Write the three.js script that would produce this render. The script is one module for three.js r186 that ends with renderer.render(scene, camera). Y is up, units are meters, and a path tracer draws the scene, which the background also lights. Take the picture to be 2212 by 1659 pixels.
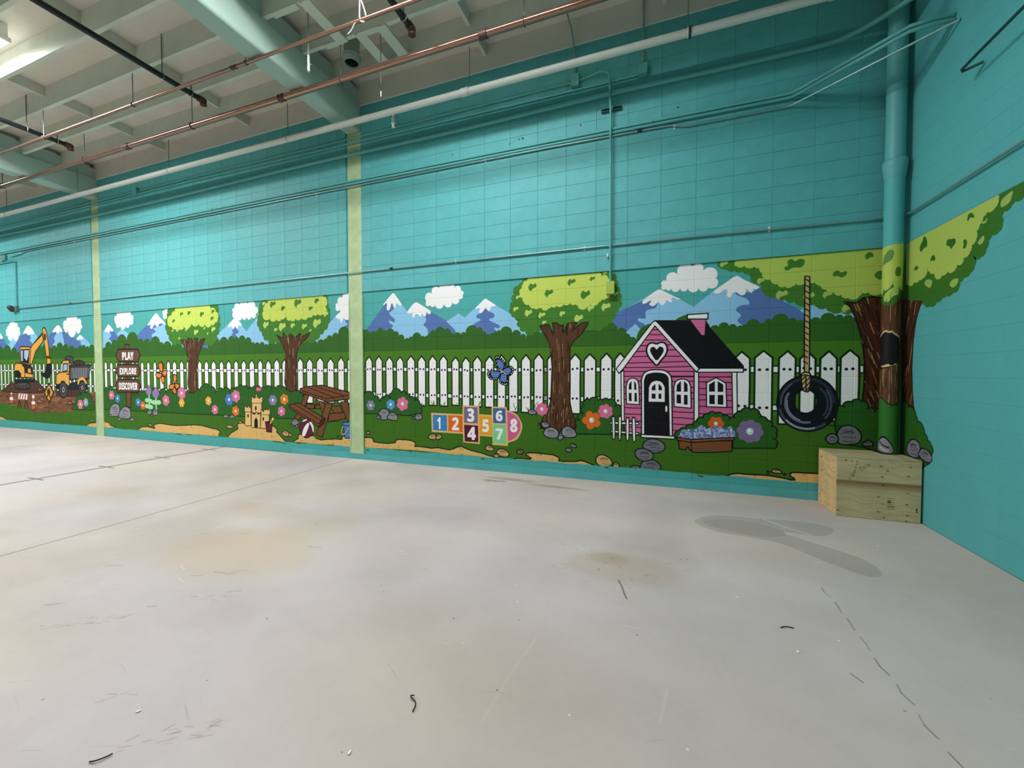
import * as THREE from 'three';
import { mergeGeometries } from 'three/addons/utils/BufferGeometryUtils.js';
import { RoundedBoxGeometry } from 'three/addons/geometries/RoundedBoxGeometry.js';
import { RectAreaLightUniformsLib } from 'three/addons/lights/RectAreaLightUniformsLib.js';

// ---------- camera, light, exposure ----------
const scene = new THREE.Scene();
scene.background = new THREE.Color(0x000000);
const camera = new THREE.PerspectiveCamera(2 * Math.atan(829.5 / 868) * 180 / Math.PI, 2212 / 1659, 0.05, 80);
camera.position.set(0, 1.457, 5.5);
camera.rotation.set(THREE.MathUtils.degToRad(-1.52), THREE.MathUtils.degToRad(20), 0, 'YXZ');
const renderer = new THREE.WebGLRenderer({ antialias: true });
renderer.shadowMap.enabled = true;
renderer.toneMapping = THREE.LinearToneMapping;
renderer.toneMappingExposure = 1.88;
RectAreaLightUniformsLib.init();
// strip lamps in the bays between the ceiling joists: [middle x, z, intensity, label]
const LAMPS = [
  [-9.6, 2.7, 66, 'lit white strip lamp between the ceiling joists at the left edge of the picture'],
  [-2.4, 2.7, 54, 'white strip lamp between the ceiling joists above the camera, right of the big girder'],
  [-17.0, 2.7, 60, 'white strip lamp between the ceiling joists beyond the left column, outside the picture'],
  [-9.74, 5.665, 66, 'white strip lamp left of the camera, in the second row from the mural wall'],
  [-2.4, 5.665, 14, 'white strip lamp over the camera, in the second row from the mural wall'],
  [-17.0, 5.665, 60, 'white strip lamp at the far left, in the second row from the mural wall'],
];
const LAMP_COLOR = 0xfafbff;

// ---------- helpers ----------
const V3 = (x, y, z) => new THREE.Vector3(x, y, z);
let seed = 7;
const rnd = () => { seed = (seed + 0x6d2b79f5) | 0; let t = Math.imul(seed ^ (seed >>> 15), 1 | seed); t = (t + Math.imul(t ^ (t >>> 7), 61 | t)) ^ t; return ((t ^ (t >>> 14)) >>> 0) / 4294967296; };
const rr = (a, b) => a + (b - a) * rnd();
const used = {};
const numbered = (n) => { const k = used[n] = (used[n] ?? -1) + 1; return k ? n + '_' + String(k).padStart(3, '0') : n; };
function tag(o, label, category, group) { o.userData.label = label; o.userData.category = category; if (group) o.userData.group = group; return o; }
function thing(name, label, category, pos = [0, 0, 0], group) { const o = new THREE.Group(); o.name = numbered(name); o.position.set(...pos); scene.add(o); return tag(o, label, category, group); }
function mesh(name, geo, mat, parent, label) {
  const m = new THREE.Mesh(geo, mat); m.name = numbered(name); m.castShadow = m.receiveShadow = true;
  (parent ?? scene).add(m); if (label) m.userData.label = label; return m;
}
const join = (list) => list.length > 1 ? mergeGeometries(list.map((g) => { const n = g.index ? g.toNonIndexed() : g; return n; })) : list[0];
const box = (x0, y0, z0, x1, y1, z1, r = 0) => {
  const w = x1 - x0, h = y1 - y0, d = z1 - z0;
  const g = r ? new RoundedBoxGeometry(w, h, d, 2, r) : new THREE.BoxGeometry(w, h, d);
  return g.translate((x0 + x1) / 2, (y0 + y1) / 2, (z0 + z1) / 2);
};
// box whose uv is in metres on every side
const mbox = (x0, y0, z0, x1, y1, z1) => {
  const g = new THREE.BoxGeometry(x1 - x0, y1 - y0, z1 - z0).translate((x0 + x1) / 2, (y0 + y1) / 2, (z0 + z1) / 2);
  const p = g.attributes.position, n = g.attributes.normal, uv = g.attributes.uv;
  for (let i = 0; i < p.count; i++) {
    if (Math.abs(n.getX(i)) > 0.5) uv.setXY(i, p.getZ(i), p.getY(i));
    else if (Math.abs(n.getY(i)) > 0.5) uv.setXY(i, p.getX(i), p.getZ(i));
    else uv.setXY(i, p.getX(i), p.getY(i));
  }
  return g;
};
const tube = (pts, r, seg = 10, rad = 10, tension = 0.02) => new THREE.TubeGeometry(new THREE.CatmullRomCurve3(pts.map((p) => V3(...p)), false, 'catmullrom', tension), Math.max(2, seg), r, rad, false);
function rod(a, b, r, n = 14) { // capped straight cylinder
  const A = V3(...a), Bv = V3(...b), d = Bv.clone().sub(A), L = d.length();
  const g = new THREE.CylinderGeometry(r, r, L, n);
  g.applyQuaternion(new THREE.Quaternion().setFromUnitVectors(V3(0, 1, 0), d.normalize()));
  return g.translate((A.x + Bv.x) / 2, (A.y + Bv.y) / 2, (A.z + Bv.z) / 2);
}
const lathe = (prof, n = 24) => new THREE.LatheGeometry(prof.map(([r, y]) => new THREE.Vector2(r, y)), n);

// ---------- noise and textures ----------
function hash(x, y, s) { let h = Math.imul(x, 374761393) + Math.imul(y, 668265263) + Math.imul(s, 974711); h = Math.imul(h ^ (h >>> 13), 1274126177); return ((h ^ (h >>> 16)) >>> 0) / 4294967296; }
function vnoise(x, y, s, per) {
  let xi = Math.floor(x), yi = Math.floor(y); const fx = x - xi, fy = y - yi, u = fx * fx * (3 - 2 * fx), v = fy * fy * (3 - 2 * fy);
  const m = (a) => per ? ((a % per) + per) % per : a;
  const a = hash(m(xi), m(yi), s), b = hash(m(xi + 1), m(yi), s), c = hash(m(xi), m(yi + 1), s), d = hash(m(xi + 1), m(yi + 1), s);
  return a + (b - a) * u + (c - a) * v + (a - b - c + d) * u * v;
}
function noiseTex(size, f, srgb) {
  const d = new Uint8Array(size * size * 4);
  for (let j = 0; j < size; j++) for (let i = 0; i < size; i++) { const c = f(i / size, j / size), o = (j * size + i) * 4; for (let k = 0; k < 3; k++) d[o + k] = Math.max(0, Math.min(255, (c.length ? c[k] : c) * 255)); d[o + 3] = 255; }
  const t = new THREE.DataTexture(d, size, size); t.wrapS = t.wrapT = THREE.RepeatWrapping; t.magFilter = THREE.LinearFilter; t.minFilter = THREE.LinearMipmapLinearFilter; t.generateMipmaps = true;
  if (srgb) t.colorSpace = THREE.SRGBColorSpace; t.needsUpdate = true; return t;
}
const oct = (u, v, n, s) => vnoise(u * n, v * n, s, n);
const rep = (t, x, y = x) => { const c = t.clone(); c.repeat.set(x, y); c.needsUpdate = true; return c; };
const blockBump = noiseTex(512, (u, v) => { let p = 0.5 + 0.25 * (oct(u, v, 128, 3) - 0.5) + 0.2 * (oct(u, v, 48, 4) - 0.5); const k = oct(u, v, 90, 9); if (k > 0.8) p -= (k - 0.8) * 1.6; return p; });
const rough = noiseTex(256, (u, v) => 0.5 + 0.35 * (oct(u, v, 12, 5) - 0.5) + 0.25 * (oct(u, v, 40, 6) - 0.5));
const col = (c) => new THREE.Color(c);
const std = (c, r = 0.6, o = {}) => new THREE.MeshStandardMaterial({ color: col(c), roughness: r, ...o });
function mottle(base, amp, s) { // painted surface with faint blotches
  const c = col(base);
  return noiseTex(256, (u, v) => { const n = 1 + amp * ((oct(u, v, 3, s) - 0.5) * 0.9 + (oct(u, v, 9, s + 1) - 0.5) * 0.7 + (oct(u, v, 40, s + 2) - 0.5) * 0.6); const g = c.clone().multiplyScalar(n); g.convertLinearToSRGB(); return [g.r, g.g, g.b]; }, true);
}
function canvas(w, h) { const c = document.createElement('canvas'); c.width = w; c.height = h; return c; }
function canvasTex(c) { const t = new THREE.CanvasTexture(c); t.colorSpace = THREE.SRGBColorSpace; t.magFilter = THREE.LinearFilter; t.anisotropy = 8; return t; }

const TEAL = '#55adae', SKY = '#4ea7a3';
// ---------- the wall grid: block courses of 0.2 m and stack-bond columns of 0.4064 m ----------
const COURSE = 0.2, COL = 0.4064, ROW0 = 0.02, LEDGE = 2.822, TOP = 5.85, RX = 2.417;
const PHASE = { R: 0.418, M: -7.998, L: -13.0, W: 0.2 };
const GW = 0.005, GD = 0.0034;
function groove(a, phase, step) { const q = (a - phase) / step, k = Math.round(q); return Math.max(0, 1 - Math.abs(q - k) * step / GW); }
function breaks(lo, hi, phase, step) {
  const out = [lo]; for (let k = Math.ceil((lo - phase) / step) - 1; phase + k * step < hi + GW; k++) for (const d of [-GW, 0, GW]) { const b = phase + k * step + d; if (b > lo + 1e-5 && b < hi - 1e-5) out.push(b); }
  out.push(hi); return out;
}
function clipHalf(p, ax, v, keepAbove) { // convex polygon against one axis line
  const out = []; for (let i = 0; i < p.length; i++) {
    const a = p[i], b = p[(i + 1) % p.length], da = (a[ax] - v) * (keepAbove ? 1 : -1), db = (b[ax] - v) * (keepAbove ? 1 : -1);
    if (da >= 0) out.push(a); if ((da > 0 && db < 0) || (da < 0 && db > 0)) { const t = da / (da - db); out.push([a[0] + (b[0] - a[0]) * t, a[1] + (b[1] - a[1]) * t]); }
  } return out;
}
// paint on blockwork: the outline is cut along the joints and follows them down
function skinGeo(rings, b, off) {
  const pos = [], uv = [];
  for (const ring of rings) {
    const c = ring.map((p) => new THREE.Vector2(p[0], p[1])); if (THREE.ShapeUtils.isClockWise(c)) c.reverse();
    for (const f of THREE.ShapeUtils.triangulateShape(c, [])) {
      const tri = f.map((i) => [c[i].x, c[i].y]);
      const xs = tri.map((p) => p[0]), ys = tri.map((p) => p[1]);
      const bx = breaks(Math.min(...xs), Math.max(...xs), b.phase, COL), by = breaks(Math.min(...ys), Math.max(...ys), ROW0, COURSE);
      for (let i = 0; i + 1 < bx.length; i++) {
        let s = clipHalf(tri, 0, bx[i], true); if (s.length > 2) s = clipHalf(s, 0, bx[i + 1], false); if (s.length < 3) continue;
        for (let j = 0; j + 1 < by.length; j++) {
          let q = clipHalf(s, 1, by[j], true); if (q.length > 2) q = clipHalf(q, 1, by[j + 1], false); if (q.length < 3) continue;
          for (let k = 1; k + 1 < q.length; k++) for (const p of [q[0], q[k], q[k + 1]]) {
            const z = off + (b.wall ? 0.0016 : 0) - (b.wall ? GD * 0.4 : GD) * Math.max(groove(p[0], b.phase, COL), p[1] < 0.19 ? 0 : groove(p[1], ROW0, COURSE));
            if (b.wall) pos.push(RX - z, p[1], p[0]); else pos.push(p[0], p[1], z);
            uv.push((p[0] - b.x0) / (b.x1 - b.x0), p[1] / LEDGE);
          }
        }
      }
    }
  }
  const g = new THREE.BufferGeometry(); g.setAttribute('position', new THREE.Float32BufferAttribute(pos, 3)); g.setAttribute('uv', new THREE.Float32BufferAttribute(uv, 2)); g.computeVertexNormals(); return g;
}
const bays = {};
for (const [k, x0, x1, w, h] of [['L', -17.6, -12.34, 2048, 1400], ['M', -12.06, -4.94, 2048, 1400], ['R', -4.66, RX, 2048, 1400], ['W', 0, 1.8, 1024, 1400]]) {
  const cv = canvas(w, h), c = cv.getContext('2d'); c.setTransform(w / (x1 - x0), 0, 0, -h / LEDGE, -x0 * w / (x1 - x0), h); c.lineJoin = c.lineCap = 'round';
  const t = canvasTex(cv);
  bays[k] = { k, x0, x1, c, phase: PHASE[k], wall: k === 'W', lay: 0, mat: new THREE.MeshPhysicalMaterial({ map: t, specularIntensity: 0.35, roughness: 0.6, bumpMap: rep(blockBump, (x1 - x0) / 0.8, LEDGE / 0.8), bumpScale: 0.0004 }) };
}
const mural = thing('mural', 'long painted backyard mural of picket fence, trees, playhouse and diggers along the lower block wall', 'mural');
let B, ctx; const bay = (k) => { B = bays[k]; ctx = B.c; };
const P = (s) => s.split(' ').map((p) => p.split(',').map((v) => v / 1000));
const cat = (...a) => [].concat(...a);
function smooth(p, closed = true, n = 6) {
  const out = [], L = p.length, at = (i) => closed ? p[(i + L) % L] : p[Math.max(0, Math.min(L - 1, i))];
  for (let i = 0; i < (closed ? L : L - 1); i++) { const [a, b, c, d] = [at(i - 1), at(i), at(i + 1), at(i + 2)]; for (let k = 0; k < n; k++) { const t = k / n, t2 = t * t, t3 = t2 * t; out.push([0, 1].map((j) => 0.5 * (2 * b[j] + (c[j] - a[j]) * t + (2 * a[j] - 5 * b[j] + 4 * c[j] - d[j]) * t2 + (3 * b[j] - a[j] - 3 * c[j] + d[j]) * t3))); } }
  if (!closed) out.push(p[L - 1]); return out;
}
function scal(p, k = 0.42, closed = false, n = 9) { // bumps to the left of the way from each point to the next
  const out = [], L = p.length, k0 = k; for (let i = 0; i < (closed ? L : L - 1); i++) {
    const a = p[i], b = p[(i + 1) % L], dx = b[0] - a[0], dy = b[1] - a[1], D = Math.hypot(dx, dy); k = Math.min(k0, D > 0.55 ? 0.05 / D : k0);
    for (let j = 0; j < n; j++) { const t = j / n * Math.PI, s = Math.sin(t) * k, e = 0.5 - 0.5 * Math.cos(t); out.push([a[0] + dx * e - dy * s, a[1] + dy * e + dx * s]); }
  } if (!closed) out.push(p[L - 1]); return out;
}
const ell = (cx, cy, rx, ry, n = 26, rot = 0) => Array.from({ length: n }, (_, i) => { const a = i / n * 2 * Math.PI, x = Math.cos(a) * rx, y = Math.sin(a) * ry; return [cx + x * Math.cos(rot) - y * Math.sin(rot), cy + x * Math.sin(rot) + y * Math.cos(rot)]; });
function path(r, open) { ctx.beginPath(); r.forEach((p, i) => i ? ctx.lineTo(p[0], p[1]) : ctx.moveTo(p[0], p[1])); if (!open) ctx.closePath(); }
function fill(r, c, stroke, lw = 0.012) { path(r); if (c) { ctx.fillStyle = c; ctx.fill(); } if (stroke) { ctx.strokeStyle = stroke; ctx.lineWidth = lw; ctx.stroke(); } return r; }
function line(r, c, lw = 0.012) { path(r, true); ctx.strokeStyle = c; ctx.lineWidth = lw; ctx.stroke(); }
function inside(r, f) { ctx.save(); path(r); ctx.clip(); f(); ctx.restore(); }
const bbox = (r) => [Math.min(...r.map((p) => p[0])), Math.min(...r.map((p) => p[1])), Math.max(...r.map((p) => p[0])), Math.max(...r.map((p) => p[1]))];
const mid = (r) => { const b = bbox(r); return [(b[0] + b[2]) / 2, (b[1] + b[3]) / 2]; };
const next = () => { B.lay++; };
function limit(r) { return r.map(([x, y]) => [Math.max(B.x0 + 0.001, Math.min(B.x1 - 0.001, x)), Math.max(0.006, Math.min(LEDGE - 0.001, y))]); }
function part(name, ring, parent = mural, label) { return mesh(name, skinGeo([limit(ring)], B, 0.0006 + B.lay * 0.00005), B.mat, parent, label); }
function group(name, label, parent = mural) { const g = new THREE.Group(); g.name = numbered(name); parent.add(g); if (label) g.userData.label = label; return g; }
function S(name, ring, c, stroke, lw, parent, label) { fill(ring, c, stroke, lw); return part(name, ring, parent, label); }
const OUT = '#0f1614', DG = '#0d290b';

const WHITE = '#f1efee', MDARK = '#5674ad', MLIGHT = '#8dc3e4', HEDGE = '#336421', GRASS = '#47791f', LAWN = '#3c6c18', BUSH = '#2a5f1e', SAND = '#dcb26c', LEAF = '#c2d35f', LEAFD = '#427a2a', TRUNK = '#573721';
function base() {
  const b = B; ctx.fillStyle = SKY; ctx.fillRect(b.x0 - 1, -1, 30, 5);
  const sky = part('painted_sky', [[b.x0, 0.005], [b.x1, 0.005], [b.x1, LEDGE], [b.x0, LEDGE]]); next(); return sky;
}
function lawn(edge) { // grass from the hedge line (a joint) down to the ragged edge above the bare teal strip
  ctx.fillStyle = GRASS; ctx.fillRect(B.x0 - 1, 0.9, 30, 0.922); ctx.fillStyle = LAWN;
  const low = []; for (let x = B.x0; x <= B.x1; x += 0.03) low.push([x, edge(x) + 0.014 * (vnoise(x * 6, 1, 31) - 0.5) + 0.01 * (vnoise(x * 23, 1, 32) - 0.5)]);
  const ring = [[B.x1, 0.95], [B.x0, 0.95], ...low]; fill(ring, LAWN);
  ctx.fillStyle = SKY; B.low = low; part('painted_lawn', [[B.x1, 1.821], [B.x0, 1.821], ...low]); next();
}
function teal() { fill([[B.x0 - 1, -0.1], ...B.low, [B.x1 + 1, B.low[B.low.length - 1][1]], [B.x1 + 1, -0.1]], SKY); }
function mountain(light, dark, snow, darkFirst) {
  const g = group('painted_mountain'); 
  const a = darkFirst ? dark : light, c = darkFirst ? light : dark;
  S('mountain_slope', a, darkFirst ? MDARK : MLIGHT, null, 0, g); next();
  if (c) { S('mountain_shade', c, darkFirst ? MLIGHT : MDARK, null, 0, g); next(); }
  if (snow) { S('snow_cap', smooth(snow, true, 4), WHITE, null, 0, g); next(); }
}
function cloud(p) { S('painted_cloud', scal(p, 0.5, true), WHITE); }
function hedge(p, floor = 1.821) { p = [[B.x0 - 0.02, p[0][1]], ...p]; if (B.k !== 'R') p.push([B.x1 + 0.02, p[p.length - 1][1]]); const top = scal(p, 0.46); S('painted_hedge', [...top, [p[p.length - 1][0], floor], [p[0][0], floor]], HEDGE); }
function fence(pairs, rails) { // pairs: left,top right,bottom for each picket
  const g = group('painted_fence', 'white picket fence');
  for (const r of rails) S('rail', r, WHITE, DG, 0.017, g); next();
  for (let i = 0; i < pairs.length; i += 2) {
    const [l, t] = pairs[i], [r, b] = pairs[i + 1], w = r - l, sh = Math.min(0.085, w * 0.6), j = () => rr(-0.004, 0.004);
    S('picket', [[l + j(), b], [l + j(), (t + b) / 2], [l, t - sh], [l + w * 0.5 + j(), t], [r, t - sh], [r + j(), (t + b) / 2], [r + j(), b]], WHITE, DG, 0.021, g);
    ctx.fillStyle = '#1b1d22'; for (const rail of rails) { const ys = []; rail.forEach((q, n) => { const e = rail[(n + 1) % rail.length]; if ((q[0] <= l + w / 2) !== (e[0] <= l + w / 2)) ys.push(q[1] + (e[1] - q[1]) * (l + w / 2 - q[0]) / (e[0] - q[0])); }); if (ys.length < 2) continue; const y = (ys[0] + ys[1]) / 2 + rr(-0.012, 0.012); if (y > b + 0.03) for (const s of [-0.2, 0.2]) fill(ell(l + w * (0.5 + s + rr(-0.04, 0.04)), y + rr(-0.006, 0.006), w * 0.1, 0.0165, 10), '#1b1d22'); }
  } next();
}
function spots(pts, sizes, c) { pts.forEach((p, i) => { const r = sizes[i % sizes.length], k = hash(i, Math.round(p[0] * 50), 5); const a = k * 6; fill(smooth([[p[0] - r, p[1] - r * 0.2], [p[0] - r * 0.5, p[1] + r * 0.8], [p[0] + r * 0.15, p[1] + r * (0.4 + k * 0.3)], [p[0] + r * 0.75, p[1] + r * 0.8], [p[0] + r, p[1]], [p[0] + r * 0.3 * Math.cos(a), p[1] - r * 0.45], [p[0] - r * 0.4, p[1] - r * 1.0]], true, 4), c); }); }
function bark(r, n, lean = 0) {
  const [x0, y0, x1, y1] = bbox(r); inside(r, () => {
    for (let i = 0; i < n; i++) { const x = rr(x0, x1), y = rr(y0, y1), l = rr(0.06, 0.2), fan = (y > y0 + (y1 - y0) * 0.72 ? (x - (x0 + x1) / 2) * 0.5 : 0) + lean; line([[x, y], [x + fan * l + rr(-0.006, 0.006), y + l * 0.5], [x + fan * l * 2.2, y + l]], i % 4 ? (i % 2 ? '#2b180d' : '#3a2213') : '#bf9c70', i % 4 ? rr(0.005, 0.012) : rr(0.004, 0.009)); }
  });
}
function tree(trunk, dark, light, dsp, lsp, label) {
  const g = group('painted_tree', label);
  S('canopy', dark, LEAFD, null, 0, g); next(); S('leaf_highlight', light, LEAF, null, 0, g); next();
  spots(dsp[0], dsp[1], LEAFD); spots(lsp[0], lsp[1], '#b9cf68');
  S('trunk', trunk, TRUNK, '#1c120b', 0.014, g); bark(trunk, 170); next(); return g;
}
function bush(ring, parent) { const r = S('painted_bush', ring, BUSH, DG, 0.016, parent); next(); return r; }
function flower(p, r, c, n = 6, rot = 0.3) { // r is the height of the petals from the middle
  const pr = r * (n > 6 ? 0.36 : 0.42), d = r * 0.62, out = []; for (let i = 0; i < n; i++) fill(ell(p[0] + d * Math.cos(rot + i * 2 * Math.PI / n), p[1] + d * Math.sin(rot + i * 2 * Math.PI / n), pr, pr, 16), c);
  for (let i = 0; i < n * 8; i++) { const a = i / (n * 8) * 2 * Math.PI, q = Math.abs(Math.cos((a - rot) * n / 2)); out.push([p[0] + r * (0.78 + 0.28 * q) * Math.cos(a), p[1] + r * (0.78 + 0.28 * q) * Math.sin(a)]); }
  fill(ell(p[0], p[1], r * 0.5, r * 0.5), c); fill(ell(p[0], p[1], r * 0.27, r * 0.3, 16), '#b9dccf'); fill(ell(p[0] - r * 0.05, p[1] + r * 0.06, r * 0.13, r * 0.16, 12), '#eefaf4');
  return part('painted_flower', out);
}
function flowers(pts, list) { pts.forEach((p, i) => flower(p, list[i][0], list[i][1], list[i][2] ?? 6, i * 0.7)); next(); }
function rock(p, c = '#8f9096', dk = '#6a6b73') {
  const r = smooth(p, true, 5); fill(r, c, OUT, 0.013); const [x0, y0, x1, y1] = bbox(r), w = x1 - x0, h = y1 - y0;
  inside(r, () => { for (let i = 0; i < 4; i++) { const y = y0 + h * (0.2 + 0.18 * i), x = x0 + w * rr(0.1, 0.4); line([[x, y], [x + w * 0.25, y + h * rr(-0.05, 0.07)], [x + w * 0.5, y + h * rr(-0.07, 0.05)]], dk, h * 0.06); } line([[x0 + w * 0.3, y0 + h * 0.62], [x0 + w * 0.5, y0 + h * 0.7], [x0 + w * 0.72, y0 + h * 0.62]], '#25262c', 0.008); });
  fill(r, null, OUT, 0.013); return part('painted_rock', r);
}
const stone = (p) => rock(p, '#d2a96c', '#a97f4c');
function sand(top, low) { // dark line along the top edge only
  const r = cat(top, low); fill(r, SAND); const n = 14, [x0, , x1] = bbox(r);
  inside(r, () => { for (let i = 0; i < (x1 - x0) * 14; i++) { const x = rr(x0, x1), y = rr(bbox(r)[1], bbox(r)[3]); line([[x, y], [x + rr(0.02, 0.045), y]], '#6d5330', 0.006); } });
  line(top, OUT, 0.016); const m = part('painted_sand', r); next(); return m;
}
function words(s, x0, y0, x1, y1, c = WHITE, font = 'bold 100px sans-serif') {
  ctx.save(); ctx.font = font; ctx.textAlign = 'center'; ctx.textBaseline = 'alphabetic'; const m = ctx.measureText(s), w = m.width, h = 73;
  ctx.translate((x0 + x1) / 2, Math.min(y0, y1)); ctx.scale(Math.abs(x1 - x0) / w, -Math.abs(y1 - y0) / h); ctx.fillStyle = c; ctx.strokeStyle = c; ctx.lineWidth = 5; ctx.fillText(s, 0, 0); ctx.strokeText(s, 0, 0); ctx.restore();
}
// ---------- the mural, right bay ----------
bay('R'); base();
mountain(P("-4052,2753 -3901,2579 -3783,2442 -3436,2408 -3348,1985 -4190,2010 -4189,2133 -4082,2197 -4057,2230 -4130,2280 -4146,2325 -4089,2306 -4032,2283 -4019,2330 -4096,2388 -4137,2437 -4030,2513"), P("-4052,2757 -4565,2222 -4626,2148 -4628,1980 -3592,1953 -3783,2446"), P("-4052,2757 -3996,2706 -3898,2577 -3909,2550 -3933,2548 -3965,2583 -3989,2587 -4014,2524 -4043,2524 -4067,2582 -4086,2594 -4103,2548 -4128,2495 -4161,2483 -4182,2514 -4176,2568 -4184,2607 -4225,2582 -4250,2573 -4242,2593 -4142,2689"), true);
mountain(P("-3626,2583 -3783,2446 -3839,2348 -3811,1999 -2821,1970 -2821,2059 -3064,2260 -3352,2423"), P("-3520,2399 -3436,2408 -3352,2423 -3064,2260 -2821,2059 -2821,1970 -3348,1985 -3407,2105 -3415,2158 -3490,2220 -3444,2271 -3436,2310 -3459,2344"), P("-3626,2583 -3565,2560 -3375,2444 -3353,2414 -3368,2385 -3398,2390 -3431,2421 -3436,2382 -3459,2354 -3489,2365 -3512,2399 -3528,2360 -3558,2354 -3581,2389 -3612,2397 -3635,2392 -3659,2350 -3690,2355 -3690,2394 -3682,2418 -3744,2413 -3779,2423 -3783,2446 -3689,2547"));
mountain(P("-3079,2255 -2869,2369 -2763,2301 -2707,2219 -2708,1967 -2821,1970 -2949,2140"), null, null);
mountain(P("-2424,2566 -2763,2301 -2820,2174 -2821,1970 -1652,1937 -1762,2191 -2020,2317 -2256,2458"), smooth(P("-2424,2418 -2370,2372 -2296,2343 -2276,2299 -2310,2270 -2357,2264 -2350,2235 -2296,2208 -2217,2174 -2190,2136 -2217,2122 -2276,2133 -2272,2102 -2250,2071 -2297,1955 -2708,1967 -2666,2104 -2637,2179 -2568,2220 -2513,2242 -2506,2267 -2554,2282 -2571,2307 -2551,2338 -2485,2359"), true, 4), P("-2424,2566 -2376,2539 -2263,2464 -2276,2444 -2309,2449 -2336,2429 -2350,2395 -2377,2391 -2397,2404 -2410,2430 -2431,2416 -2444,2398 -2479,2363 -2506,2357 -2524,2380 -2513,2410 -2533,2434 -2568,2421 -2579,2436 -2485,2521"));
mountain(P("5,2530 249,2387 404,2284 457,2199 460,1950 -307,1866 -403,1913 -740,2035 -741,2114 -566,2239 -395,2318"), smooth(P("-187,2409 -126,2443 -23,2373 -38,2299 -83,2285 -145,2272 -165,2230 -159,2176 -185,2166 -247,2175 -257,2148 -236,2125 -184,2101 -163,2068 -179,2031 -220,2027 -257,2072 -293,2100 -330,2064 -382,2022 -403,1968 -414,1913 -718,1922 -763,2126 -566,2239 -395,2318"), true, 4), P("5,2530 36,2516 165,2440 249,2393 244,2386 220,2391 166,2416 151,2399 154,2367 132,2355 107,2377 87,2382 62,2335 22,2332 7,2360 -18,2362 -43,2336 -79,2320 -114,2340 -115,2357 -94,2385 -110,2391 -166,2360 -197,2361 -204,2381 -177,2414 -65,2498"));
mountain(P("866,2628 632,2471 404,2284 460,1991 981,1972 1433,1956 1397,2306 1105,2492"), smooth(P("866,2426 942,2426 1047,2429 1107,2474 1168,2450 1372,2290 1522,2185 1645,2074 1615,1941 966,1965 947,2025 898,2078 897,2108 928,2147 910,2178 878,2209 886,2249 944,2276 1005,2277 1014,2307 978,2354 898,2389"), true, 4), P("857,2626 893,2625 955,2578 1105,2482 1101,2461 1079,2454 1053,2464 1045,2422 1023,2418 992,2460 976,2461 975,2422 949,2394 913,2401 868,2439 833,2421 820,2382 793,2379 770,2405 778,2455 760,2477 724,2459 688,2431 651,2434 632,2466 759,2558"));
mountain(P("1658,2263 1522,2183 1645,2069 2088,1970 2084,2155 1854,2251"), null, null);
cloud(P("-3434,2591 -3328,2699 -3201,2773 -3021,2793 -2932,2758 -2830,2708 -2801,2641 -2858,2600 -2976,2548 -3119,2533 -3277,2540 -3359,2524"));
cloud(P("35,2576 89,2630 222,2693 389,2783 506,2721 653,2617 567,2511 463,2524 339,2528 248,2529 145,2540 85,2530")); next();
hedge(cat(P("-4631,2176 -4558,2125 -4490,2115 -4422,2138 -4377,2139 -4246,2155 -4189,2116 -4042,2127 -3962,2050 -3850,2007 -3835,1979 -3748,1990 -3692,2035 -3530,2030 -3469,2009 -3408,2027 -3362,2077 -3272,2101 -3116,2121 -3007,2066 -2950,2012 -2828,2040 -2743,2050 -2555,2125 -2472,2073 -2418,2021 -2357,1994 -2277,2029 -2230,2070 -2184,2075 -2001,2038 -1866,2003 -1790,1959"), P("-1778,1963 -1690,2008 -1566,1994 -1324,2010 -974,2044 -749,2058 -518,2027 -406,1979 -378,1890 -268,1876"), P("121,1961 601,1986 688,2024 802,2029 883,1996 963,1993 989,2042"), P("1126,2038 1174,2034 1250,2077 1417,2079 1492,2047 1565,2029 1629,2041 1725,2060 1861,2092 1935,2065 2026,2065 2131,2024 2296,2026"))); next();
lawn((x) => x < 0.4 ? 0.205 : 0.2);
fence(cat(P("-4612,1737 -4480,852 -4412,1742 -4278,859 -4207,1728 -4068,865 -4000,1726 -3866,871 -3798,1739 -3652,905 -3596,1731 -3454,941 -3393,1734 -3254,953 -3201,1734 -3065,948 -2988,1705 -2862,963 -2810,1700 -2677,921 -2627,1713 -2487,954 -2428,1712 -2286,951 -2235,1728 -2100,926 -2051,1714 -1912,893 -1858,1724 -1718,892"), P("-1669,1734 -1528,907 -1472,1725 -1343,913 -1150,1722 -1002,899 -954,1721 -794,840 -731,1726 -580,848 -545,1726 -402,855"), P("862,1719 1029,911 1079,1725 1263,888 1327,1717 1494,861 1534,1707 1685,907 1731,1709 1886,916"), P("1920,1717 2089,989")),
  [P("-4640,1566 -3110,1547 -1487,1542 -1487,1472 -3111,1477 -4641,1496"), P("-1539,1545 -407,1544 -406,1476 -1539,1470"), P("865,1545 1853,1541 1854,1462 866,1464"), P("1787,1544 2133,1547 2134,1463 1788,1462"), P("-4645,1147 -3112,1145 -1486,1140 -1486,1073 -3113,1072 -4646,1073"), P("-1538,1145 -404,1138 -403,1064 -1538,1071"), P("871,1088 1366,1086 1367,1015 872,1017")]);
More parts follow.
